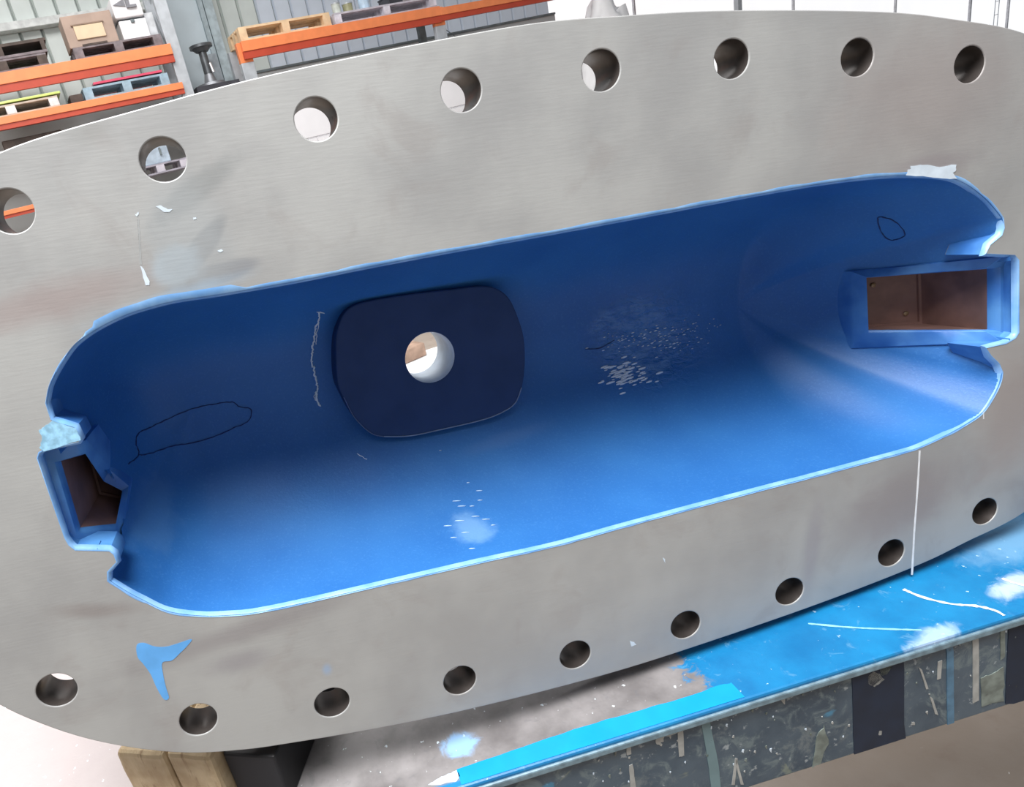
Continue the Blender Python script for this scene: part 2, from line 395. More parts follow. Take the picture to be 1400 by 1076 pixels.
bmesh.ops.delete(bm, geom=[v for v in bm.verts if not v.link_faces], context='VERTS')
BV = BVHTree.FromBMesh(bm)
cavo = obj('cavity', bm, None, root, 50); cavo['label'] = 'deep blue coated oval cavity of the casting'

def drape(pts, lift=0.0006):
    inv = PLW.inverted(); o_ = inv @ CAM; out = []
    for px, py in pts:
        d = ((PLW.to_3x3().inverted()) @ ray(px, py)).normalized()
        h = BV.ray_cast(o_, d)
        if h[0] is None: continue
        out.append(h[0] - d * lift)
    return out
# blue coat in the cavity
t = NT('blue_coating')
n1 = t.noise(7, 3); n2 = t.noise(320, 2, 0.7); n3 = t.noise(26, 5, 0.6)
col = t.mix(t.rng(n1, 0.3, 0.7), (0.020, 0.125, 0.38), (0.028, 0.155, 0.43))
col = t.mix(t.math('MULTIPLY', t.rng(n2, 0.5, 0.75), 0.35), col, (0.06, 0.22, 0.52))
BX = lambda px, py, d: tuple(drape([(px, py)], 0.0)[0])
f = t.blob(BX(870, 460, 5.6), (0.085, 0.2, 0.065), 0.3, 0.35, n3, 0.9, 'xyz')
st(t.math('MULTIPLY', f, t.rng(t.noise(48, 4, 0.7, vec=t.co(scale=(0.7, 1, 1.6)), dist=1.0), 0.38, 0.62)), (0.10, 0.24, 0.50), 0.75)
wr = t.blob(BX(880, 465, 5.6), (0.12, 0.2, 0.095), 0.3, 0.5, n3, 0.6, 'xyz')
st(t.blob(BX(642, 722, 1.5), (0.034, 0.04, 0.026), 0, 0.7, n3, 1.6, 'xyz'), (0.20, 0.38, 0.60), 0.5)
st(t.blob(BX(210, 700, 5.0), (0.035, 0.1, 0.06), 0, 0.5, n3, 1.2, 'xyz'), (0.08, 0.22, 0.48), 0.5)
st(t.blob(BX(690, 600, 5.8), (0.10, 0.05, 0.012), -0.1, 0.8, n3, 0.8, 'xyz'), (0.07, 0.19, 0.45), 0.5)
wrk = t.noise(55, 3, 0.6, vec=t.co(scale=(0.8, 1, 1.7)), dist=1.2)
t.bump(t.math('ADD', t.math('MULTIPLY', n2, 0.10), t.math('ADD', t.math('MULTIPLY', t.math('MULTIPLY', wrk, wr), 1.6), t.math('MULTIPLY', n3, 0.25))), 0.5, 0.004)
BLUE = t.done(col, t.math('SUBTRACT', 0.50, t.math('MULTIPLY', wr, 0.30)), 0.0, 0.45)
cavo.data.materials.append(BLUE)

# outer shell of the bowl behind the flange
shell_r = [1.0, 0.93, 0.85, 0.7, 0.5, 0.3, 0.12]
vs, fs = [], []
os_ = resample([(p[0] * 1.07, p[1] * 1.2) for p in cav], 160)
hc = px2pl(588, 489, BT)[:2]
SH = DM + 1.0
for j in range(14):
    r = (j / 13) ** 1.6 if j else 0
    for p in os_:
        sx = max(-11.4, min(9.6, p[0])); sy = -0.45
        vs.append(PL(p[0] + (sx - p[0]) * r, p[1] + (sy - p[1]) * r, TH - 0.02 + (SH - TH) * max(0, 1 - (1 - r) ** 2.4) ** (1 / 2.4)))
for j in range(13):
    for k in range(160):
        k2 = (k + 1) % 160; q = (j * 160 + k, j * 160 + k2, (j + 1) * 160 + k2, (j + 1) * 160 + k)
        c = sum((vs[i] for i in q), Vector()) / 4
        if (c.x / U - hc[0]) ** 2 + (9.45 - c.z / U - hc[1]) ** 2 < 2.6: continue
        fs.append(q)
pyobj('back_shell', vs, fs, CAST, root, 50)

# boss with its through hole
hr_ = 0.5 * (66 / 63.0)
qq = [pl_px(*p, BT) for p in ell(hc, 0.5, 0.5)]
hw0 = max(a for a, b in qq) - min(a for a, b in qq)
HR = 0.5 * 66.5 / hw0
bo = flat_solid('boss_pad', [boss, ell(hc, HR, HR)], 1.0, 0.05, [NAVY, PALEW], root, BT, 40)
bo['label'] = 'flat dark navy boss with a round through hole'
for p in bo.data.polygons:
    c = p.center; x, y = c.x / U, 9.45 - c.z / U
    if (x - hc[0]) ** 2 + (y - hc[1]) ** 2 < (HR + 0.03) ** 2 and abs(p.normal.y) < 0.9: p.material_index = 1
# lit edge of the boss's lower rim, painted on as a pale line
def boss_line(seq, r):
    bm = bmesh.new(); tube(bm, [PP(px, py, BT - 0.012) for px, py in seq], r, 6); return bm
obj('edge_highlight', boss_line(catmull([(470, 543), (485, 571), (507, 592), (525, 597)], 6), 0.0006), simple('edge_grey_blue', (0.10, 0.14, 0.26)), root)
obj('edge_highlight', boss_line(catmull([(525, 597), (560, 596), (600, 588), (660, 574), (690, 562), (705, 550), (713, 530)], 6), 0.0009), simple('edge_pale_blue', (0.20, 0.27, 0.42)), root)

# slot frames at the ends
def slot(OQ, IQ, deep, nm):
    bm = bmesh.new()
    o3 = [PP(*p) for p in OQ]; i3 = [PP(*p) for p in IQ]; dv = Vector((0, U, 0))
    # subdivide edges for a slightly uneven cast look
    def loop(Q, n=10):
        L = []
        for a, b in zip(Q, Q[1:] + Q[:1]):
            for k in range(n):
                f = k / n; f = f if 0 < k < n else f
                L.append(a.lerp(b, f))
        return L
    ol, il = loop(o3), loop(i3); n = len(ol)
    cl_ = PLW.inverted() @ CAM
    def lift(v, e):
        d = (v - cl_); L = d.length; d.normalize(); h = BVF.ray_cast(cl_, d)
        return h[0] - d * e if OQ is RO and v.y > 0.65 * U and h[0] is not None and h[3] < L + e else v
    ol = [lift(v, 0.002) for v in ol]; il = [lift(v, 0.003) for v in il]
    lv = [[bm.verts.new(v + dv * 1.6) for v in ol], [bm.verts.new(v + dv * 0.08) for v in ol]]
    ol2 = [lift(o.lerp(i, 0.08), 0.003) for o, i in zip(ol, il)]; lv.append([bm.verts.new(v) for v in ol2])
    ol3 = [o.lerp(i, 0.90) for o, i in zip(ol, il)]; lv.append([bm.verts.new(lift(v, 0.003)) for v in ol3])
    lv.append([bm.verts.new(v + dv * 0.10) for v in il]); lv.append([bm.verts.new(v + dv * 0.35) for v in il])
    for a, b in zip(lv, lv[1:]):
        for k in range(n): bm.faces.new((a[k], a[(k + 1) % n], b[(k + 1) % n], b[k]))
    fr = obj('slot_frame', bm, MIDB, root, 40); fr['label'] = nm
    bm = bmesh.new()
    base = [v + dv * deep for v in i3]; ymax = max(v.y for v in base)
    base = [Vector((v.x, v.y + (ymax - v.y) * 0.55, v.z)) for v in base]
    top = [bm.verts.new(v + dv * 0.33) for v in i3]; bt = [bm.verts.new(v) for v in base]
    nn = len(i3)
    for k in range(nn): bm.faces.new((top[k], top[(k + 1) % nn], bt[(k + 1) % nn], bt[k]))
    bm.faces.new(bt[::-1])
    bmesh.ops.bevel(bm, geom=[e for e in bm.edges if all(v in bt for v in e.verts)], offset=0.003, segments=2, affect='EDGES')
    for v in bm.verts: v.co += Vector((0, 0, 0))
    ln = obj('slot_liner', bm, RUST, root, 30); ln['label'] = 'bare brown metal inside the slot'
    return base
rb = slot(RO, RI, 1.1, 'blue frame of the rectangular slot at the right end')
lb = slot(LO, LI, 1.6, 'pale blue frame of the rectangular slot at the left end')
# cast pimples on the right slot's floor
for (fx, fy) in ((0.42, 0.22), (0.12, 0.78), (0.82, 0.80)):
    a = rb[0].lerp(rb[1], fx); b = rb[3].lerp(rb[2], fx); p = a.lerp(b, fy)
    bm = bmesh.new(); bmesh.ops.create_icosphere(bm, subdivisions=2, radius=0.0035)
    for v in bm.verts: v.co = Vector((v.co.x * 1.3, v.co.y * 0.5, v.co.z)) + p - Vector((0, 0.001, 0))
    obj('casting_pimple', bm, simple('pale_brown_metal', (0.38, 0.27, 0.16), 0.4, 0.3), root, 60)

# pale thin coat along the cavity's rim
ns = []
nt = notched; N = len(nt)
for i in range(N):
    a, b = Vector(nt[i - 1]), Vector(nt[(i + 1) % N]); d = (b - a).normalized(); ns.append(Vector((d.y, -d.x)))
bm = bmesh.new(); rows = []
for i in range(N):
    p = Vector(nt[i]); px, py = pl_px(*p)
    wv = 0.042 + 0.04 * mnoise.noise(Vector((p.x * 1.4, p.y * 1.4, 3)))
    if py < 460 and px < 1340: wv += 0.05
    if 130 < px < 330 and py < 470: wv += 0.10
    if px < 200 and py > 740: wv += 0.02
    wv = max(0.03, wv)
    q = p + ns[i] * wv
    rows.append([bm.verts.new(PL(q.x, q.y, -0.004)), bm.verts.new(PL((p + ns[i] * 0.03).x, (p + ns[i] * 0.03).y, -0.010)), bm.verts.new(PL((p - ns[i] * 0.02).x, (p - ns[i] * 0.02).y, 0.03)), bm.verts.new(PL((p - ns[i] * 0.045).x, (p - ns[i] * 0.045).y, 0.10)), bm.verts.new(PL((p - ns[i] * 0.052).x, (p - ns[i] * 0.052).y, 0.16))])
for i in range(N):
    a, b = rows[i], rows[(i + 1) % N]
    for k in range(4): bm.faces.new((a[k], b[k], b[k + 1], a[k + 1]))
ro = obj('painted_rim', bm, PALE, root, 60); ro['label'] = 'pale blue edge of thin coating round the cavity'

# paint marks lying on the face
def decal(name, pts, m, t0=-0.006, label=None, jag=0.0, dense=4):
    L = []
    for a, b in zip(pts, pts[1:] + pts[:1]):
        for k in range(dense):
            f = k / dense; L.append((a[0] + (b[0] - a[0]) * f + random.uniform(-jag, jag), a[1] + (b[1] - a[1]) * f + random.uniform(-jag, jag)))
    bm = bmesh.new(); top = [bm.verts.new(PP(x, y, t0)) for x, y in L]; bot = [bm.verts.new(PP(x, y, 0.002)) for x, y in L]
    bm.faces.new(top); n = len(L)
    for k in range(n): bm.faces.new((top[k], bot[k], bot[(k + 1) % n], top[(k + 1) % n]))
    o = obj(name, bm, m, root)
    if label: o['label'] = label
    return o
sp_px = catmull([(187, 882), (197, 879), (212, 884), (228, 884), (245, 879), (262, 874), (256, 883), (246, 893), (235, 903), (222, 906), (223, 922), (227, 940), (231, 954), (224, 956), (214, 940), (206, 922), (196, 908), (188, 898)], 5, True)
decal('paint_splash', sp_px, BRIGHTB, -0.008, 'bright blue forked paint splash', 0, 1)
decal('paint_patch', [(1239, 240), (1240, 234), (1245, 230), (1244, 227), (1262, 225), (1285, 228), (1307, 225), (1307, 234), (1303, 236), (1309, 245), (1290, 244), (1262, 241)], PALEW, -0.014, 'torn whitish paint patch on the rim', 0.7)
decal('paint_patch', [(72, 575), (103, 585), (111, 602), (60, 617), (54, 612), (58, 600), (53, 588), (60, 584)], simple('chipped_pale_blue', (0.28, 0.52, 0.70), 0.4, 0, 0.25, 120), -0.01, 'thick pale blue lump of coating', 0.8)
for L in ([(213, 282), (220, 281), (230, 286), (236, 286), (232, 290), (224, 290)], [(185, 294), (189, 290), (190, 292), (187, 296)], [(264, 298), (268, 297), (269, 299), (265, 300)], [(297, 343), (303, 341), (305, 343), (300, 345)],
          [(192, 363), (197, 368), (201, 378), (205, 385), (204, 390), (199, 390), (196, 380)], [(861, 876), (867, 878), (870, 882), (863, 884)], [(906, 762), (909, 764), (910, 770), (908, 768)]):
    decal('paint_fleck', L, PALEW, -0.006, None, 0.4, 3)
decal('scribe_line', [(1256.2, 616), (1258.6, 616), (1256, 665), (1251, 730), (1248.3, 786), (1245.4, 786), (1248.6, 730), (1253.4, 665)], WHITEP, -0.004, 'thin white scribed line', 0.15, 6)
decal('scribe_line', [(1344, 563), (1345.5, 563), (1345.5, 573), (1344, 573)], WHITEP, -0.004, None, 0.1, 2)
# faint worn run of a dried streak beside the paint marks
decal('dried_streak', [(188, 300), (190, 300), (194, 362), (191, 362)], simple('streak_grey', (0.33, 0.34, 0.34)), -0.003, None, 0.5, 8)

# marker outlines and cracks on the coating
def line_on(name, px_pts, r, m, label=None, n=6, closed=False, jag=0.0, keep=1.0):
    pts = catmull(px_pts, n, closed)
    pts = [(x + random.uniform(-jag, jag), y + random.uniform(-jag, jag)) for x, y in pts]
    if closed: pts.append(pts[0])
    P = drape(pts)
    if len(P) < 2: return
    bm = bmesh.new(); tube(bm, P, [r * random.uniform(0.5, 1.0) for _ in P], 5)
    o = obj(name, bm, m, root)
    if label: o['label'] = label
line_on('marker_outline', [(176, 634), (190, 622), (186, 606), (190, 592), (205, 585), (225, 575), (260, 560), (290, 553), (318, 550), (327, 556), (343, 560), (340, 575), (320, 585), (290, 598), (262, 606), (235, 610), (205, 620), (190, 622)], 0.0009, INK, 'dark wavering outline drawn on the coating', jag=0.5)
line_on('marker_outline', [(1200, 300), (1206, 297), (1222, 302), (1233, 312), (1237, 322), (1228, 327), (1216, 328), (1205, 318)], 0.0009, INK, 'small dark oval outline drawn on the coating', closed=True, jag=0.3)
line_on('marker_outline', [(800, 477), (820, 476), (840, 465)], 0.0008, INK)
cw = simple('cracked_white', (0.75, 0.84, 0.95), 0.5)
line_on('coating_crack', [(437, 426), (436, 437), (431, 450), (429, 465), (427, 480), (426, 492), (429, 505), (432, 520), (434, 532), (432, 543), (437, 556)], 0.0016, cw, 'pale cracked line in the coating', n=9, jag=1.3)
line_on('coating_crack', [(433, 427), (441, 428), (444, 428)], 0.0008, cw, n=3, jag=0.5)
line_on('coating_crack', [(436, 440), (433, 455), (432, 470)], 0.0008, cw, n=6, jag=1.2)
line_on('coating_crack', [(432, 535), (430, 545), (434, 548)], 0.0009, cw, n=5, jag=1.0)
line_on('coating_crack', [(488, 620), (494, 624), (502, 628)], 0.0006, cw, n=4, jag=0.5)
# blistered lumps where the coating wrinkled, white glints put into their colour
def fleck(cx, cy, w_, h_, m=None, ang=0.0):
    P = drape([(cx, cy)], 0.0)
    if not P: return None
    return P[0]
gl = NT('glint_white_blister'); gl = gl.done((0.62, 0.72, 0.84), 0.10, 0, 0.9)
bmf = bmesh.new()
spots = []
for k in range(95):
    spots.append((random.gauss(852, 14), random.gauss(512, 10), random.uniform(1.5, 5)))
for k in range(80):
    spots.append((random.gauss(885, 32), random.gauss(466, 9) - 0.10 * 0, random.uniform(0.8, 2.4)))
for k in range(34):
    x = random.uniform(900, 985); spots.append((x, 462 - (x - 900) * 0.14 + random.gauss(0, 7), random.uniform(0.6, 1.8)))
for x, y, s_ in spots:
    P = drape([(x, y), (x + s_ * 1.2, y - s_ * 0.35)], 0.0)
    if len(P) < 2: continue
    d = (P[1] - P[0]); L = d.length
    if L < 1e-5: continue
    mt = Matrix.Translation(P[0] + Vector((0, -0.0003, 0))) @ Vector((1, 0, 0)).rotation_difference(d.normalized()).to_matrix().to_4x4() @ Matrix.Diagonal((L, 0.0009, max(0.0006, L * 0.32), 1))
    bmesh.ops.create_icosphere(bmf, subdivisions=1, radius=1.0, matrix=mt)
bo_ = obj('blister_glints', bmf, gl, root, 80); bo_['kind'] = 'stuff'; bo_['label'] = 'glossy wrinkled blisters in the blue coating, coloured with white glints'
bmf = bmesh.new()
for x, y, s_ in [(655, 671, 4), (624, 685, 5), (631, 692, 5), (645, 692, 3), (656, 684, 3), (612, 719, 5), (674, 718, 3), (664, 710, 5), (602, 616, 1.6), (640, 660, 2), (620, 735, 4), (645, 750, 4), (628, 712, 6), (650, 706, 5), (636, 728, 5)]:
    P = drape([(x, y), (x + s_ * 1.3, y - 0.3)], 0.0)
    if len(P) < 2: continue
    d = P[1] - P[0]; L = d.length
    mt = Matrix.Translation(P[0] + Vector((0, -0.0003, 0.0002))) @ Vector((1, 0, 0)).rotation_difference(d.normalized()).to_matrix().to_4x4() @ Matrix.Diagonal((L, 0.0008, 0.0009, 1))
    bmesh.ops.create_icosphere(bmf, subdivisions=1, radius=1.0, matrix=mt)
bo_ = obj('coating_flecks', bmf, simple('pale_fleck', (0.40, 0.55, 0.75), 0.3), root, 80); bo_['kind'] = 'stuff'

# ------------------------------------------------------------------ bench under the casting
fa, fb = on_z(635, 1076, TABLE_Z), on_z(1400, 838, TABLE_Z)
td = (fb - fa); td.z = 0; td.normalize()
TYAW = math.atan2(td.y, td.x)
TORG = Vector((fa.x, fa.y, 0))
bench = empty('steel_bench', TORG, TYAW)
tag(bench, 'blue topped steel workbench with a paint spattered dark front rail', 'workbench')
TI = (Matrix.Translation(TORG) @ Matrix.Rotation(TYAW, 4, 'Z')).inverted()
def tl(px, py): v = TI @ on_z(px, py, TABLE_Z); return v.x, v.y
def tf(px, py):      # point on the front rail plane
    r = ray(px, py); nrm = Vector((-td.y, td.x, 0)); k = (TORG - CAM).dot(nrm) / r.dot(nrm); v = TI @ (CAM + r * k); return v.x, v.z
facebot = tf(1225, 1018)[1]
FH = TABLE_Z - facebot
xl = tl(150, 1076)[0] - 0.25; xr = tl(1400, 760)[0] + 1.1
t = NT('bench_top_paint')
n1 = t.noise(9, 5, 0.6); n2 = t.noise(45, 5, 0.65, dist=0.8); n3 = t.noise(120, 3)
col = t.mix(t.rng(n1, 0.3, 0.7), (0.004, 0.125, 0.31), (0.008, 0.20, 0.43))
st(t.rng(n2, 0.60, 0.70), (0.10, 0.27, 0.44), 0.6)
st(t.rng(t.noise(28, 5, 0.7, dist=0.4), 0.60, 0.72), (0.004, 0.13, 0.34), 0.5)
cx_, cy_ = tl(620, 990)
ex_ = tl(968, 935)
sx_ = t.n.new('ShaderNodeSeparateXYZ'); t.t.links.new(t.tc.outputs['Object'], sx_.inputs[0])
g = t.rng(t.math('ADD', sx_.outputs[0], t.math('MULTIPLY', t.math('SUBTRACT', n2, 0.5), 0.12)), ex_[0] + 0.004, ex_[0] - 0.012)
g = t.math('MULTIPLY', g, t.rng(sx_.outputs[1], 0.008, 0.014))
gc = t.mix(t.rng(n1, 0.35, 0.65), (0.13, 0.12, 0.12), (0.25, 0.235, 0.235))
gc = t.mix(t.math('MULTIPLY', t.rng(n2, 0.55, 0.70), 0.40), gc, (0.12, 0.12, 0.13))
gc = t.mix(t.rng(n3, 0.69, 0.74), gc, (0.7, 0.7, 0.7))
lw_ = tl(330, 1030)[0]
gc = t.mix(t.math('MULTIPLY', t.rng(t.math('ADD', sx_.outputs[0], t.math('MULTIPLY', n2, 0.1)), lw_ + 0.12, lw_ - 0.05), 0.85), gc, (0.38, 0.33, 0.325))  # left end lightened, the stronger light there put into the colour
col = t.mix(g, col, gc)
st(t.blob(tl(630, 1018), (0.030, 0.022), 0, 0.5, n2, 1.2, 'xy'), (0.25, 0.48, 0.80), 0.8)
st(t.blob(tl(1275, 872), (0.05, 0.018), 0.2, 0.7, n2, 1.3, 'xy'), (0.45, 0.58, 0.75), 0.7)
st(t.blob(tl(1385, 800), (0.05, 0.020), 0.3, 0.7, n2, 1.3, 'xy'), (0.50, 0.60, 0.78), 0.8)
st(t.blob(tl(1390, 735), (0.12, 0.05), 0.2, 0.7, n2, 1.0, 'xy'), (0.20, 0.36, 0.52), 0.6)
st(t.rng(n3, 0.70, 0.74), (0.6, 0.75, 0.85), 0.6)
t.bump(n2, 0.3, 0.002)
TOPM = t.done(col, 0.42)
top = obj('bench_top', bx(xl, xr, 0.0, 0.62, TABLE_Z - 0.012, TABLE_Z, bev=0.003), TOPM, bench)
t = NT('spattered_dark_rail')
n1 = t.noise(8, 5, 0.6); n2 = t.noise(30, 5, 0.7, dist=0.7); n3 = t.noise(75, 4, 0.6)
col = t.mix(t.rng(n1, 0.35, 0.65), (0.030, 0.055, 0.085), (0.070, 0.105, 0.14))
st(t.rng(n2, 0.50, 0.66), (0.14, 0.185, 0.20), 0.9)
st(t.rng(n3, 0.62, 0.70), (0.34, 0.38, 0.40), 0.8)
st(t.rng(t.noise(13, 6, 0.75, dist=0.3), 0.55, 0.66), (0.16, 0.19, 0.20), 0.7)
st(t.rng(t.noise(18, 4, 0.5, dist=0.5), 0.68, 0.74), (0.05, 0.25, 0.42), 0.7)
st(t.rng(t.noise(14, 4, 0.6, dist=1.0), 0.66, 0.72), (0.20, 0.23, 0.18), 0.7)
t.bump(n2, 0.3, 0.002)
RAILM = t.done(col, 0.5)
obj('front_rail', bx(xl, xr, 0.004, 0.02, facebot, TABLE_Z - 0.012, bev=0.003), RAILM, bench)
obj('rail_lip', bx(xl, xr, -0.003, 0.006, TABLE_Z - 0.016, TABLE_Z - 0.006, bev=0.002), simple('worn_grey_lip', (0.16, 0.24, 0.29), 0.5, 0.2, 0.25, 90), bench)
obj('rail_flange', bx(xl, xr, 0.02, 0.08, facebot, facebot + 0.008), RAILM, bench)
obj('rear_rail', bx(xl, xr, 0.604, 0.62, facebot, TABLE_Z - 0.012), RAILM, bench)
lm = simple('dark_blue_leg', (0.04, 0.07, 0.10), 0.5)
for x_ in (xl + 0.06, xr - 0.12):
    for y_ in (0.10, 0.52): obj('leg', bx(x_ - 0.04, x_ + 0.04, y_ - 0.04, y_ + 0.04, 0, facebot + 0.02, bev=0.004), lm, bench)
    obj('cross_rail', bx(x_ - 0.03, x_ + 0.03, 0.10, 0.52, 0.15, 0.21), lm, bench)
def railpatch(name, pts, m, label=None, jag=0.6, dense=4, y0=-0.0002):
    L = []
    for a, b in zip(pts, pts[1:] + pts[:1]):
        for k in range(dense):
            f = k / dense; L.append((a[0] + (b[0] - a[0]) * f + random.uniform(-jag, jag), a[1] + (b[1] - a[1]) * f + random.uniform(-jag, jag)))
    bm = bmesh.new(); P = [tf(*q) for q in L]
    P = [(x, max(facebot + 0.001, min(TABLE_Z - 0.013, z))) for x, z in P]
    tp = [bm.verts.new((x, 0.0032, z)) for x, z in P]; bt = [bm.verts.new((x, 0.0045, z)) for x, z in P]; bm.faces.new(tp)
    for k in range(len(L)): bm.faces.new((tp[k], bt[k], bt[(k + 1) % len(L)], tp[(k + 1) % len(L)]))
    o = obj(name, bm, m, bench)
    if label: o['label'] = label
NAVP = simple('near_black_navy', (0.006, 0.014, 0.035), 0.75, 0, 0.2, 30)
TEAL = simple('slate_blue_stripe', (0.07, 0.17, 0.27), 0.5, 0, 0.2, 60)
BEIG = simple('dull_cream_paint', (0.36, 0.365, 0.35), 0.6, 0, 0.15, 60)
GREN = simple('grey_green_smear', (0.17, 0.20, 0.18), 0.6, 0, 0.3, 60)
railpatch('painted_band', [(1168, 900), (1239, 880), (1240, 1030), (1171, 1045)], NAVP, 'near black painted band')
railpatch('painted_band', [(1385, 830), (1420, 820), (1420, 970), (1378, 965)], NAVP)
railpatch('painted_stripe', [(1298, 862), (1307, 860), (1308, 992), (1299, 994)], TEAL, 'slate blue stripe', 0.2)
railpatch('painted_stripe', [(1334, 862), (1342, 860), (1342, 960), (1334, 964)], BEIG, 'cream stripe', 0.2)
railpatch('painted_stripe', [(1372, 855), (1378, 850), (1378, 900), (1372, 905)], GREN, None, 0.4)
railpatch('painted_stripe', [(960, 985), (971, 978), (985, 1050), (988, 1080), (975, 1080), (968, 1030)], simple('grey_teal', (0.14, 0.22, 0.24)), None, 0.4)
railpatch('painted_stripe', [(928, 993), (936, 990), (938, 1036), (931, 1038)], BEIG, None, 0.4)
railpatch('painted_stripe', [(858, 1014), (863, 1012), (865, 1034), (859, 1036)], BEIG, None, 0.4)
railpatch('painted_stripe', [(862, 1050), (867, 1048), (872, 1080), (864, 1080)], BEIG, None, 0.4)
railpatch('paint_blob', [(1190, 928), (1197, 920), (1206, 924), (1212, 932), (1205, 938), (1198, 942), (1190, 937)], BEIG, 'cream paint blob', 0.8)
railpatch('paint_blob', [(1205, 910), (1218, 905), (1224, 915), (1216, 924), (1207, 926)], GREN, None, 1)
railpatch('paint_blob', [(905, 1000), (925, 990), (940, 992), (930, 1004), (912, 1010), (905, 1022), (898, 1018)], BEIG, None, 1.4)
railpatch('paint_blob', [(1345, 930), (1360, 925), (1376, 915), (1376, 960), (1345, 968)], GREN, None, 1.4)
railpatch('paint_blob', [(1120, 1010), (1130, 995), (1136, 1020), (1125, 1045), (1112, 1055)], GREN, None, 1.6)
for L in ([(1260, 915), (1264, 918), (1273, 944), (1270, 945)], [(1275, 955), (1279, 958), (1286, 980), (1282, 979)], [(1067, 955), (1076, 954), (1076, 966), (1072, 962)], [(1286, 908), (1292, 905), (1290, 930), (1285, 932)],
          [(1250, 990), (1254, 990), (1254, 994), (1250, 994)], [(1003, 1076), (1008, 1040), (1011, 1040), (1007, 1076)], [(1015, 1076), (1008, 1042), (1010, 1042), (1019, 1076)], [(1205, 1002), (1209, 1002), (1208, 1008), (1204, 1008)]):
    railpatch('paint_drip', L, BEIG, None, 0.3, 2)
for k in range(80):
    x = random.uniform(780, 1395); y = 1076 - (x - 635) * 0.311 + random.uniform(12, 105)
    if y > 1074 or 1165 < x < 1242: continue
    s_ = random.uniform(0.8, 2.6)
    railpatch('paint_drip', [(x, y), (x + s_, y - 0.3 * s_), (x + s_ * 0.8, y + s_ * random.uniform(0.8, 2.4)), (x - 0.2 * s_, y + s_)], random.choice([BEIG, GREN, PALEW]), None, 0.3, 2)
# fresh bright blue strip along the front of the top, and white lines
def toppatch(name, pts, m, label=None, jag=0.6, dense=6, h=0.0006):
    L = []
    for a, b in zip(pts, pts[1:] + pts[:1]):
        for k in range(dense):
            f = k / dense; L.append((a[0] + (b[0] - a[0]) * f + random.uniform(-jag, jag), a[1] + (b[1] - a[1]) * f + random.uniform(-jag, jag)))
    P = [tl(*q) for q in L]
    bm = bmesh.new(); tp = [bm.verts.new((x, max(0.003, y), TABLE_Z + h)) for x, y in P]; bt = [bm.verts.new((x, max(0.003, y), TABLE_Z - 0.001)) for x, y in P]; bm.faces.new(tp)
    for k in range(len(L)): bm.faces.new((tp[k], bt[k], bt[(k + 1) % len(L)], tp[(k + 1) % len(L)]))
    o = obj(name, bm, m, bench)
    if label: o['label'] = label
CY = simple('fresh_cyan_paint', (0.003, 0.28, 0.68), 0.35, 0, 0.05, 30)
up_ = catmull([tl(*q) for q in [(624, 1052), (700, 1027), (800, 993), (880, 970), (940, 953), (975, 940), (1000, 934)]], 6)
up_ = [(x, y + random.uniform(-0.0006, 0.0006)) for x, y in up_]
lo_ = [(x, 0.0032) for x, y in reversed(up_)]
bm = bmesh.new(); rws = [(bm.verts.new((x, y, TABLE_Z + 0.0006)), bm.verts.new((x, 0.0032, TABLE_Z + 0.0006))) for x, y in up_]
for p_, q_ in zip(rws, rws[1:]): bm.faces.new((p_[0], p_[1], q_[1], q_[0]))
o = obj('paint_strip', bm, CY, bench); o['label'] = 'fresh bright blue paint strip along the front edge'
toppatch('paint_strip', [(585, 1074), (600, 1064), (624, 1054), (630, 1062), (622, 1070)], PALEW, None, 1.0)
def topline(cl, hw, m, label=None):
    P = [Vector((*tl(*q), TABLE_Z + 0.0006)) for q in catmull(cl, 8)]; bm = bmesh.new(); rws = []
    for i, p in enumerate(P):
        d = P[min(i + 1, len(P) - 1)] - P[max(i - 1, 0)]; d.normalize(); nn_ = Vector((-d.y, d.x, 0)) * hw * random.uniform(0.6, 1.15)
        rws.append((bm.verts.new(p + nn_), bm.verts.new(p - nn_)))
    for a_, b_ in zip(rws, rws[1:]): bm.faces.new((a_[0], a_[1], b_[1], b_[0]))
    o = obj('painted_line', bm, m, bench)
    if label: o['label'] = label
topline([(1235, 806), (1262, 817), (1300, 826), (1335, 829), (1360, 835), (1373, 842)], 0.0024, PALEW, 'thin white line across the bench top')
topline([(1370, 791), (1385, 797), (1402, 801)], 0.0024, PALEW)
topline([(1105, 853), (1160, 858), (1200, 860), (1260, 862)], 0.0018, simple('faded_blue', (0.22, 0.50, 0.75)))

# timber block under the left end
ztim = -0.002 + min((PLW @ PL(x, y, t_)).z for x, y in outer if -14.5 < x < -10.5 and y > 0 for t_ in (0.1, TH))
a = on_z(157, 1031, ztim); b = on_z(285, 1040, ztim)
wd = (b - a); wd.z = 0; W_ = wd.length; tyaw = math.atan2(wd.y, wd.x)
t = NT('rough_pine'); 
gr = t.noise(3, 3, 0.5, vec=t.co(scale=(10, 1, 10))); rg = t.noise(40, 4, 0.6, vec=t.co(scale=(2.2, 1, 0.5)))
col = t.mix(t.rng(gr, 0.3, 0.7), (0.42, 0.30, 0.17), (0.58, 0.45, 0.28)); st(t.rng(rg, 0.55, 0.68), (0.28, 0.17, 0.09), 0.7)
t.bump(rg, 0.6, 0.006)
PINE = t.done(col, 0.7)
a0 = a.copy()
blk = empty('timber_block', (a.x, a.y, TABLE_Z + 0.002), tyaw)
tag(blk, 'rough sawn pale timber block wedged under the lower left of the casting', 'timber')
bm = bx(0, W_ * 0.52, 0, 0.42, 0, ztim - TABLE_Z, bev=0.006)
bmesh.ops.subdivide_edges(bm, edges=bm.edges[:], cuts=2, use_grid_fill=True)
for v in bm.verts: v.co += Vector(mnoise.noise_vector(v.co * 40)) * 0.0015
bm.transform(Matrix.Translation((0, 0, 0)))
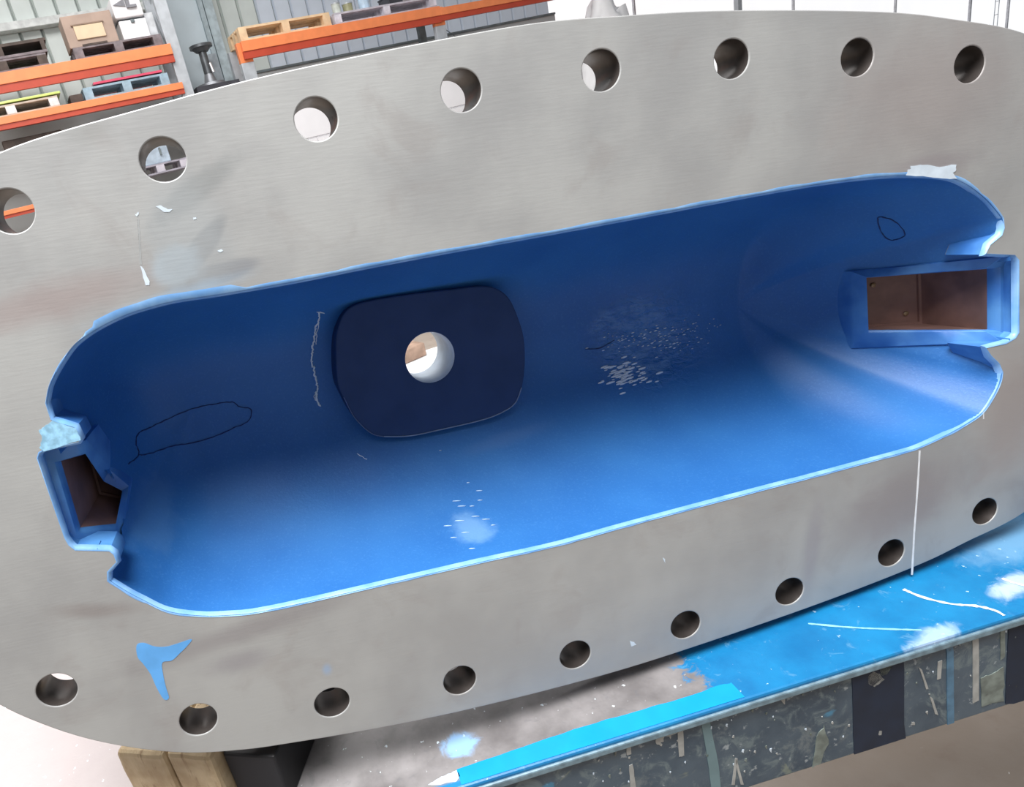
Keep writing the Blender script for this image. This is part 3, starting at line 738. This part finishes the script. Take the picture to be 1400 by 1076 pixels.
obj('timber_half', bm, PINE, blk)
bm = bx(W_ * 0.53, W_, 0.004, 0.43, 0, ztim - TABLE_Z - 0.001, bev=0.006)
bmesh.ops.subdivide_edges(bm, edges=bm.edges[:], cuts=2, use_grid_fill=True)
for v in bm.verts: v.co += Vector(mnoise.noise_vector(v.co * 40 + Vector((3, 0, 0)))) * 0.0015
obj('timber_half', bm, PINE, blk)

# ------------------------------------------------------------------ storage racks at the back
ORA = simple('orange_rack_paint', (0.90, 0.27, 0.10), 0.4, 0, 0.06, 8)
ORAD = simple('shaded_orange_rack_paint', (0.50, 0.065, 0.03), 0.45, 0, 0.06, 8)  # beam orange darkened, the shade of its lower step in the colour
GALV = simple('galvanised_grey', (0.50, 0.53, 0.56), 0.4, 0.2, 0.1, 10)
RD = 0.5
def upright(root_, s, z0, z1, w_=0.09, m=GALV):
    for d in (0.0, RD - 0.08):
        obj('upright', bx(s - w_ / 2, s + w_ / 2, d, d + 0.07, z0, z1, bev=0.004), m, root_)
    bm = bmesh.new(); n = 5
    for k in range(n):
        za, zb = z0 + (z1 - z0) * k / n, z0 + (z1 - z0) * (k + 1) / n
        tube(bm, [(s, 0.05, za if k % 2 else zb), (s, RD - 0.05, zb if k % 2 else za)], 0.012, 6)
    obj('brace', bm, m, root_)
def beam(root_, s0, s1, zt, zb):
    h = zt - zb
    q = obj('beam', bx(s0, s1, -0.045, 0.0, zt - h * 0.58, zt, bev=0.003), ORA, root_)
    obj('beam_step', bx(s0, s1, -0.033, 0.005, zb, zt - h * 0.57), ORAD, q)
    obj('beam', bx(s0, s1, RD - 0.03, RD + 0.015, zt - h * 0.4, zt, bev=0.003), ORAD, root_)
# left rack
lr = rroot('pallet_rack'); tag(lr, 'orange beamed pallet rack at the far left, its galvanised post left of the grey column', 'rack')
sU = sz(246, 90)[0]; sL = sz(-420, 190)[0]
upright(lr, sU, 0, sz(215, 0)[1] + 0.9, 0.13); upright(lr, sL, 0, sz(215, 0)[1] + 0.9, 0.13)
b1t, b1b = sz(120, 80)[1], sz(120, 107)[1]; b2t, b2b = sz(120, 138)[1], sz(120, 155)[1]
beam(lr, sL, sz(236, 75)[0], b1t, b1b); beam(lr, sL, sz(250, 120)[0], b2t, b2b)
b3t = sz(30, 283)[1]; b3b = sz(30, 294)[1]
beam(lr, sL, sz(120, 270)[0] + 0.5, b3t, b3b)
def deck(root_, s0, s1, z):
    n = int((s1 - s0) / 0.45)
    for k in range(n): obj('shelf_bar', bx(s0 + 0.1 + k * 0.45, s0 + 0.16 + k * 0.45, 0, RD - 0.03, z - 0.03, z - 0.002), GALV, root_)
deck(lr, sL, sU, b1t); deck(lr, sL, sU, b2t)
# right rack
rk = rroot('pallet_rack'); tag(rk, 'orange beamed pallet rack right of the grey column, light pallet on its left end', 'rack')
u1, u2 = sz(340, 90)[0], sz(602, 30)[0]
ztop = sz(340, 0)[1]
zu1 = sz(450, 36)[1] - 0.004
for s_ in (u1, u2):
    obj('upright', bx(s_ - 0.075, s_ + 0.075, 0.006, 0.07, 0, zu1 - 0.20, bev=0.004), GALV, rk)
    obj('upright_head', bx(s_ - 0.076, s_ + 0.076, 0.006, 0.07, zu1 - 0.20, zu1, bev=0.004), ORA, rk)
    obj('upright', bx(s_ - 0.045, s_ + 0.045, RD - 0.08, RD - 0.01, 0, zu1), DARKG if s_ == u2 else GALV, rk)
u3 = sz(1010, -60)[0]
b4t, b4b = sz(450, 36)[1], sz(450, 60)[1]
beam(rk, u1 - 0.03, u2, b4t, b4b)
b5t = sz(660, 1)[1]
beam(rk, u2, u3, b5t, b5t - (b4t - b4b) * 0.8)
deck(rk, u1, u2, b4t)
obj('upright', bx(u3 - 0.045, u3 + 0.045, 0, 0.07, 0, zu1 + 0.3, bev=0.004), GALV, rk)

# pallets: > top_board, bottom_board, block
def pallet(s0, s1, z0, z1, m, d0=0.0, d1=RD - 0.05, label='', group=None, name='pallet', mb=None):
    p = rroot(name, (s0 + s1) / 2, 0, z0); L = (s1 - s0) / 2; h = z1 - z0
    tag(p, label, 'pallet', group)
    tb = h * 0.16
    nb = 6
    for k in range(nb):
        y0 = d0 + (d1 - d0) * k / nb
        obj('top_board', bx(-L, L, y0 + 0.005, y0 + (d1 - d0) / nb - 0.012, h - tb, h), m, p)
    for y0 in (d0, (d0 + d1) / 2 - 0.05, d1 - 0.1):
        obj('bottom_board', bx(-L, L, y0, y0 + 0.1, 0, tb), m, p)
        for x0 in (-L, -0.045, L - 0.09):
            obj('block', bx(x0, x0 + 0.09, y0 + 0.003, y0 + 0.097, tb, h - tb), mb or m, p)
    return p
DWOOD = simple('dark_weathered_wood', (0.075, 0.055, 0.045), 0.7, 0, 0.3, 10)
GWOOD = simple('grey_purple_wood', (0.20, 0.17, 0.18), 0.7, 0, 0.3, 10)
LWOOD = simple('fresh_pine_wood', (0.80, 0.58, 0.36), 0.6, 0, 0.12, 10)
BLWOOD = simple('blue_grey_painted_wood', (0.30, 0.42, 0.50), 0.5, 0, 0.2, 10)
PWOOD = simple('pale_lilac_wood', (0.55, 0.52, 0.58), 0.6, 0, 0.15, 10)
def S(px, py): return sz(px, py)[0]
def Zt(px, py): return sz(px, py)[1]
zs = b1t + 0.002
hA = Zt(52, 78) - Zt(52, 97)
pallet(S(-60, 100), S(66, 83), zs, zs + hA, GWOOD, label='dark weathered pallet at the left of the upper shelf, under a dark crate', mb=DWOOD)
# dark open crate on it
cr = rroot('wooden_crate', (S(-60, 100) + S(66, 75)) / 2, 0, zs + hA + 0.001); tag(cr, 'dark open wooden crate sitting on the leftmost pallet', 'crate')
Lc = (S(68, 75) - S(-60, 100)) / 2; hc_ = Zt(50, 62) - Zt(50, 78)
obj('back_side', bx(-Lc, Lc, 0.80, 0.83, 0, hc_), DWOOD, cr); obj('front_rail', bx(-Lc, Lc, 0, 0.03, 0, hc_ * 0.22), GWOOD, cr)
obj('lid', bx(-Lc, Lc + 0.02, 0, 0.85, hc_, hc_ + 0.025), DWOOD, cr)
for x0 in (-Lc, 0, Lc - 0.04): obj('post', bx(x0, x0 + 0.04, 0, 0.04, hc_ * 0.22, hc_), DWOOD, cr)
obj('end_side', bx(Lc - 0.03, Lc, 0.04, 0.80, 0, hc_), DWOOD, cr)
# grey pallet with box and machine
hB = Zt(160, 60) - Zt(160, 77)
pB = pallet(S(104, 80), S(222, 55), zs, zs + hB, GWOOD, label='grey purple pallet on the upper shelf carrying the brown box and white machine')
zB = zs + hB + 0.001
BROWN = simple('dusty_brown_box', (0.42, 0.31, 0.25), 0.7, 0, 0.1, 5)
bb = rroot('plywood_box', (S(97, 70) + S(163, 50)) / 2, 0.02, zB); tag(bb, 'dusty brown plywood box with a pale panel, beside the white machine', 'box')
Lb = (S(163, 50) - S(97, 65)) / 2; hb = Zt(120, 20) - Zt(128, 64)
obj('body', bx(-Lb, Lb, 0, 0.30, 0, hb, bev=0.006), BROWN, bb)
obj('front_panel', bx(-Lb * 0.62, Lb * 0.55, -0.015, 0.0, hb * 0.22, hb * 0.66, bev=0.004), simple('pale_tan_card', (0.72, 0.56, 0.38), 0.7, 0, 0.08, 6), bb)
obj('top_batten', bx(-Lb * 0.7, Lb * 0.6, -0.02, 0.0, hb * 0.66, hb * 0.70), simple('dark_tan', (0.25, 0.17, 0.12)), bb)
obj('foot_batten', bx(-Lb * 0.5, Lb * 0.5, -0.02, 0.0, 0.0, hb * 0.06), DWOOD, bb)
WM = simple('white_enamel', (0.95, 0.94, 0.96), 0.35, 0, 0.02, 5)
sm0, sm1 = S(170, 50), S(206, 42)
mc = rroot('white_machine', (sm0 + sm1) / 2, 0.05, zB); tag(mc, 'white boxy machine with dark bracket, right end of the grey pallet', 'machine')
Lm = (sm1 - sm0) / 2; hm = Zt(183, 26) - Zt(186, 53)
obj('lower_body', bx(-Lm, Lm, 0, 0.4, 0, hm, bev=0.01), WM, mc)
obj('side_body', bx(Lm, Lm + 0.10, 0.05, 0.4, 0.0, hm * 1.3, bev=0.01), simple('grey_side', (0.6, 0.62, 0.64), 0.4), mc)
obj('knob', bx(-0.02, 0.02, -0.02, 0, hm * 0.82, hm * 1.0, bev=0.006), DARKG, mc)
obj('waist', bx(-Lm * 0.9, Lm * 0.9, 0.05, 0.35, hm, hm * 1.12), DARKG, mc)
hu = Zt(165, -2) - Zt(172, 27)
obj('upper_body', bx(-Lm * 1.15, Lm * 0.95, -0.02, 0.36, hm * 1.12, hm * 1.12 + hu, bev=0.012), WM, mc)
q = obj('bracket', bx(-0.02, 0.015, -0.05, -0.02, hm * 1.12 + hu * 0.40, hm * 1.12 + hu * 1.2), simple('mid_grey', (0.22, 0.22, 0.24)), mc)
obj('bracket_foot', bx(0.015, 0.08, -0.05, -0.02, hm * 1.12 + hu * 0.40, hm * 1.12 + hu * 0.52), simple('mid_grey', (0.22, 0.22, 0.24)), q)
bm = bmesh.new(); vv = [bm.verts.new(v) for v in ((-0.15, -0.025, hm * 1.12 + hu * 0.62), (-0.03, -0.025, hm * 1.12 + hu * 0.50), (-0.03, -0.025, hm * 1.12 + hu * 0.85))]
bm.faces.new(vv); r_ = bmesh.ops.extrude_face_region(bm, geom=bm.faces[:]); [setattr(v, 'co', v.co + Vector((0, -0.01, 0))) for v in r_['geom'] if isinstance(v, bmesh.types.BMVert)]
obj('dark_wedge', bm, simple('mid_grey', (0.22, 0.22, 0.24)), mc)
# lower shelf
zl_ = b2t + 0.002
hC = Zt(70, 137) - Zt(70, 153)
pallet(S(-50, 170), S(84, 148), zl_, zl_ + hC, simple('tan_grey_wood', (0.52, 0.44, 0.36), 0.6, 0, 0.2, 10), label='pale worn pallet on the lower shelf under a lime green sheet', mb=simple('white_block_ends', (0.75, 0.73, 0.72)))
o = obj('plastic_sheet', bx(-0.52, 0.48, -0.0, 0.7, 0, 0.022, bev=0.004), simple('lime_green_plastic', (0.62, 0.78, 0.22), 0.2, 0, 0.06, 5)); o.matrix_world = RMAT @ Matrix.Translation((S(10, 150) + 0.05, 0, zl_ + hC + 0.012)); tag(o, 'shiny lime green plastic sheet lying on the pale pallet', 'sheet')
hD = Zt(180, 112) - Zt(180, 130)
pallet(S(119, 140), S(234, 117), zl_, zl_ + hD, BLWOOD, label='blue grey pallet at the right end of the lower shelf under a red sheet')
o = obj('plastic_sheet', bx(-0.42, 0.30, 0.0, 0.7, 0, 0.022, bev=0.004), simple('crimson_plastic', (0.75, 0.10, 0.18), 0.2, 0, 0.1, 5)); o.matrix_world = RMAT @ Matrix.Translation((S(185, 110), 0, zl_ + hD + 0.012)); tag(o, 'shiny crimson plastic sheet lying on the blue grey pallet', 'sheet')
o = obj('dark_offcut', bx(-0.07, 0.06, 0, 0.3, 0, 0.08, bev=0.006), DWOOD); o.matrix_world = RMAT @ Matrix.Translation((S(108, 140), 0.02, zl_)); tag(o, 'small dark wood offcut between the two lower shelf pallets', 'timber')
# dark timber lying below the lower shelf
s_, z_ = sz(45, 192)
o = obj('dark_timber', bx(-0.28, 0.30, 0, 0.3, 0, 0.09, bev=0.01), DWOOD); o.matrix_world = RMAT @ Matrix.Translation((s_, 0.1, z_ - 0.03)); tag(o, 'dark brown timber on the left rack below the lower orange beam', 'timber')
zt_ = z_ - 0.035
q = obj('beam', bx(sL, sU, 0.02, 0.065, zt_ - 0.09, zt_), simple('pale_lilac_steel', (0.62, 0.60, 0.62)), lr)
q = obj('beam', bx(sL, sU, RD - 0.1, RD - 0.055, zt_ - 0.09, zt_), simple('pale_lilac_steel', (0.62, 0.60, 0.62)), lr)
deck(lr, sL, sU, zt_)
# right rack goods
zr = b4t + 0.002
hE = Zt(390, 29) - Zt(390, 49)
pallet(S(331, 60), S(454, 35), zr, zr + hE, LWOOD, label='fresh pale pine pallet at the left end of the right rack')
hF = Zt(530, 10) - Zt(530, 26)
pF = pallet(S(460, 35), S(598, 10), zr, zr + hF, PWOOD, label='lilac grey pallet right of the pine one, loaded with dark odds and ends', mb=simple('white_lilac', (0.7, 0.68, 0.75)))
zF = zr + hF + 0.001
for k, (x_, w_, h_, c_, nm, lab, cat) in enumerate(((466, 0.10, 0.11, (0.62, 0.66, 0.6), 'metal_can', 'pale green metal can, first on the lilac pallet', 'can'), (482, 0.12, 0.09, (0.35, 0.34, 0.2), 'metal_can', 'olive metal can, second on the lilac pallet', 'can'), (505, 0.13, 0.12, (0.55, 0.7, 0.85), 'metal_can', 'light blue metal can in the middle of the lilac pallet', 'can'), (550, 0.2, 0.10, (0.05, 0.05, 0.06), 'black_case', 'flat black case near the right end of the lilac pallet', 'case'), (580, 0.14, 0.14, (0.4, 0.35, 0.36), 'cardboard_box', 'small grey brown box at the right end of the lilac pallet', 'box'))):
    p = rroot(nm, S(x_, 15), 0.1, zF); tag(p, lab, cat)
    mm = simple(nm + '_paint', c_, 0.4)
    if nm == 'metal_can':
        bm = bmesh.new(); bmesh.ops.create_cone(bm, cap_ends=True, segments=20, radius1=w_ / 2, radius2=w_ / 2, depth=h_, matrix=Matrix.Translation((0, 0, h_ / 2))); obj('can_body', bm, mm, p, 40)
        bm = bmesh.new(); bmesh.ops.create_cone(bm, cap_ends=True, segments=20, radius1=w_ / 2 + 0.004, radius2=w_ / 2 + 0.004, depth=0.012, matrix=Matrix.Translation((0, 0, h_))); obj('can_lid', bm, GALV, p, 40)
    else:
        obj('body', bx(-w_ / 2, w_ / 2, 0, 0.25, 0, h_, bev=0.008), mm, p); obj('lid', bx(-w_ / 2 - 0.004, w_ / 2 + 0.004, -0.004, 0.254, h_, h_ + 0.015), mm, p)

# grey steel column between the racks
cl = rroot('steel_column', S(305, 60), 0.9, 0); tag(cl, 'tall grey steel I column between the two racks', 'column')
cw_ = sz(342, 60, 0.9)[0] - sz(262, 60, 0.9)[0]
obj('web', bx(-cw_ * 0.32, cw_ * 0.18, 0.04, 0.2, 0, 4.2), CLADB, cl)
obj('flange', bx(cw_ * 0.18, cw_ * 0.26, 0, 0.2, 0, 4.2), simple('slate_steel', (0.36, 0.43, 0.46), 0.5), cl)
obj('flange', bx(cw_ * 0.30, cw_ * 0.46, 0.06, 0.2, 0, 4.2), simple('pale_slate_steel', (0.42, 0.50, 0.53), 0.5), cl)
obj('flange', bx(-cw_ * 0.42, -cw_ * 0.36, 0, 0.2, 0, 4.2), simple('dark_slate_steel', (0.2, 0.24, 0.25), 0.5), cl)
obj('splice_plate', bx(-cw_ * 0.02, cw_ * 0.24, -0.03, 0.0, Zt(320, 112), Zt(318, 45), bev=0.004), simple('slate_plate', (0.30, 0.34, 0.37), 0.5), cl)
# pedestal stand
zb_ = Zt(300, 108); js = rroot('pedestal_stand', S(298, 100), 0.2, 0)
tag(js, 'dark iron pedestal stand with flat round top in front of the grey column', 'stand')
DI = simple('dark_iron', (0.13, 0.14, 0.15), 0.4, 0.5, 0.3, 10)
zt2 = Zt(285, 50)
def cone(bm, r1, r2, z0, z1, x=0, y=0.15, seg=24): bmesh.ops.create_cone(bm, cap_ends=True, segments=seg, radius1=r1, radius2=r2, depth=z1 - z0, matrix=Matrix.Translation((x, y, (z0 + z1) / 2)))
bm = bmesh.new(); cone(bm, 0.13, 0.13, zt2 - 0.03, zt2); cone(bm, 0.07, 0.11, zt2 - 0.07, zt2 - 0.03); obj('round_top', bm, DI, js, 40)
bm = bmesh.new(); cone(bm, 0.05, 0.045, zb_, zt2 - 0.06); obj('pillar', bm, DI, js, 40)
bm = bmesh.new(); tube(bm, [(0.03, 0.08, zt2 - 0.2), (0.04, 0.07, zb_ + 0.12)], 0.016); obj('chrome_rod', bm, simple('chrome', (0.8, 0.8, 0.82), 0.2, 0.6), js, 40)
bm = bmesh.new(); cone(bm, 0.08, 0.05, zb_ + 0.02, zb_ + 0.12); cone(bm, 0.17, 0.16, zb_ - 0.02, zb_ + 0.02); obj('round_base', bm, simple('mid_iron', (0.25, 0.26, 0.28), 0.4, 0.4), js, 40)
o = obj('plinth_block', bx(-0.25, 0.25, -0.1, 0.4, 0, zb_ - 0.02), simple('black_cabinet', (0.04, 0.04, 0.05)), js)

# odds and ends at the foot of the right bay
wr_ = rroot('wire_coil', S(640, 45), 0.66, 0); tag(wr_, 'tangle of dark wire against the wall under the right rack', 'wire')
bm = bmesh.new(); zc = Zt(640, 40)
tube(bm, [(-0.22, 0, zc - 0.06), (-0.15, 0, zc + 0.02), (0.0, 0, zc + 0.03), (0.1, 0, zc + 0.03)], 0.008)
tube(bm, [(-0.2, 0, zc - 0.05), (0.0, 0, zc - 0.03), (0.3, 0, zc - 0.04), (0.5, 0, zc - 0.06)], 0.008)
tube(bm, [(0.0, 0, zc + 0.25), (0.2, 0, zc + 0.1), (0.35, 0, zc - 0.02)], 0.005)
obj('wire', bm, DARKG, wr_)
obj('reel', bx(-0.25, 0.55, 0, 0.2, 0, zc - 0.06), CLAD, wr_)
tb_ = rroot('blue_tarpaulin', S(705, 36), 0.45, 0); tag(tb_, 'folded light blue tarpaulin low by the wall, left of the bright doorway', 'tarpaulin')
zz = Zt(705, 36)
for k in range(3): obj('fold', bx(-0.14 + 0.02 * k, 0.14 - 0.015 * k, 0, 0.25, zz - 0.10 + k * 0.05, zz - 0.052 + k * 0.05, bev=0.008), simple('light_blue_plastic', (0.30, 0.60, 0.85), 0.35), tb_)
obj('support', bx(-0.14, 0.14, 0, 0.25, 0, zz - 0.10), GALV, tb_)

# bright doorway to the right: translucent daylit sheets between thin posts
t = NT('daylit_translucent_sheet'); n1 = t.noise(2.0, 3)
t.put(t.b.inputs['Emission Color'], t.mix(t.rng(n1, 0.3, 0.7), (0.97, 0.97, 1.0), (1, 1, 1))); t.b.inputs['Emission Strength'].default_value = 0.75
SHEET = t.done((0.9, 0.9, 0.9), 0.6)
dr = rroot('door_1', 0, WALL_D, 0); dr['kind'] = 'structure'
edges = [752, 833, 866, 1004, 1083, 1222, 1324, 1352, 1376, 1700]
for a_, b_ in zip(edges, edges[1:]):
    sa, sb = sz(a_, 20, WALL_D)[0], sz(b_, 20, WALL_D)[0]
    obj('door_panel', bx(sa + 0.006, sb - 0.006, 0, 0.03, 0, 4.2), SHEET, dr)
for a_, w_ in ((833, 0.02), (866, 0.03), (1004, 0.02), (1083, 0.03), (1222, 0.03), (1324, 0.05), (1376, 0.045)):
    sa = sz(a_, 20, WALL_D)[0]
    obj('door_post', bx(sa - w_ / 2, sa + w_ / 2, -0.04, 0.04, 0, 4.2), simple('post_grey', (0.55, 0.55, 0.58)), dr)
ps = rroot('plastic_wrap', S(790, 20), -0.75, 0); tag(ps, 'heap of crumpled white plastic wrap beside the bright doorway', 'wrap')
bm = bmesh.new(); bmesh.ops.create_icosphere(bm, subdivisions=4, radius=1)
hz = Zt(790, 0)
for v in bm.verts:
    f = 1 + 0.25 * mnoise.noise(v.co * 2.2) + 0.08 * mnoise.noise(v.co * 7)
    v.co = Vector((v.co.x * 0.40 * f, v.co.y * 0.3 * f + 0.3, hz * 0.5 + v.co.z * hz * 0.5 * f))
obj('wrap_heap', bm, simple('white_film', (0.97, 0.97, 0.98), 0.35, 0, 0.02), ps, 60)
# ladder by the doorway
ld = rroot('wire_ladder', sz(1362, 20, 1.0)[0], 1.0, 0); tag(ld, 'thin wire ladder standing in the bright doorway at top right', 'ladder')
for x_ in (-0.08, 0.08):
    bm = bmesh.new(); tube(bm, [(x_, 0, 0), (x_, 0, 4)], 0.008); obj('stile', bm, GALV, ld)
for k in range(14):
    bm = bmesh.new(); tube(bm, [(-0.08, 0, 0.2 + k * 0.27), (0.08, 0, 0.2 + k * 0.27)], 0.006); obj('rung', bm, GALV, ld)

# ------------------------------------------------------------------ what shows through the holes
def at(px, py, z): return on_z(px, py, z)
p = on_z(590, 500, 0.0)
o = obj('plastic_sheet', bx(-0.9, 1.2, -0.7, 0.6, 0.001, 0.012), simple('bright_floor_white', (0.95, 0.95, 0.96), 0.4, 0, 0.02)); o.location = (p.x + 0.25, p.y - 0.2, 0); o.rotation_euler = (0, 0, 0.18); tag(o, 'added white sheet standing for the bright floor seen through the central hole', 'sheet')  # white sheet laid in as the brightness of the floor behind
p = on_z(570, 492, 0.014)
o = obj('timber_offcut', bx(-0.22, 0.12, 0.0, 0.16, 0, 0.10, bev=0.01), simple('brown_offcut', (0.40, 0.27, 0.20), 0.7, 0, 0.3, 8)); o.location = (p.x - 0.02, p.y, 0.014); o.rotation_euler = (0, 0, 0.45); tag(o, 'brown timber offcut seen through the central hole', 'timber')

# goods standing behind the flange, seen through its upper bolt holes
zb3 = b3t + 0.002
hG = Zt(222, 232) - Zt(222, 246)
pallet(S(185, 250), S(262, 235), zb3, zb3 + hG, simple('lilac_grey_blocks', (0.35, 0.33, 0.38), 0.6), label='grey pallet on the lowest shelf of the left rack, seen through the second bolt hole', mb=PWOOD)
q = rroot('steel_cabinet', S(215, 220), 0.05, zb3 + hG + 0.001); tag(q, 'blue grey steel cabinet seen through the second bolt hole from the left', 'cabinet')
hh_ = Zt(215, 195) - Zt(215, 232)
obj('body', bx(-0.30, 0.16, 0, 0.4, 0, hh_, bev=0.01), simple('cabinet_blue_grey', (0.42, 0.50, 0.58), 0.4), q)
obj('handle', bx(0.06, 0.08, -0.02, 0, hh_ * 0.3, hh_ * 0.6, bev=0.004), DARKG, q)
for k, (xa, xb, lab) in enumerate(((396, 470, 'white steel cabinet seen through the third bolt hole from the left'), (560, 668, 'white steel cabinet seen through the fourth bolt hole from the left'))):
    sa, sb = S(xa, 170 - k * 40), S(xb, 160 - k * 40); zt_c = Zt(430, 140) if k == 0 else Zt(620, 100)
    q = rroot('white_cabinet', (sa + sb) / 2, 0.12 if k == 0 else -0.6, 0); tag(q, lab, 'cabinet')
    L_ = (sb - sa) / 2
    obj('body', bx(-L_, L_, 0.02, 0.34, 0, zt_c, bev=0.008), WM, q)
    zz_ = Zt(430, 187) if k == 0 else Zt(620, 150)
    for a_, b_ in ((-L_, -0.004), (0.004, L_)):
        d_ = obj('door', bx(a_ + 0.004, b_, 0.0, 0.018, 0.02, zz_ - 0.01), WM, q)
        obj('handle', bx((a_ + b_) / 2 + 0.05, (a_ + b_) / 2 + 0.07, -0.02, 0, zz_ - 0.12, zz_ - 0.03), DARKG, d_)
    obj('top_drawer', bx(-L_ + 0.004, L_ - 0.004, 0.0, 0.018, zz_ + 0.01, zt_c - 0.02), WM, q)
# black block added where the shade falls beside the timber
bpk = obj('shade_block', bx(W_ + 0.004, W_ + 0.075, 0.02, 0.40, 0, ztim - TABLE_Z - 0.012, bev=0.003), simple('shade_black', (0.012, 0.011, 0.012), 0.6, 0.2))
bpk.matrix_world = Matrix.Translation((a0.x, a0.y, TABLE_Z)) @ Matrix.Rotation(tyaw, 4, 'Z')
tag(bpk, 'added black block standing for the shade at the right side of the timber', 'block')
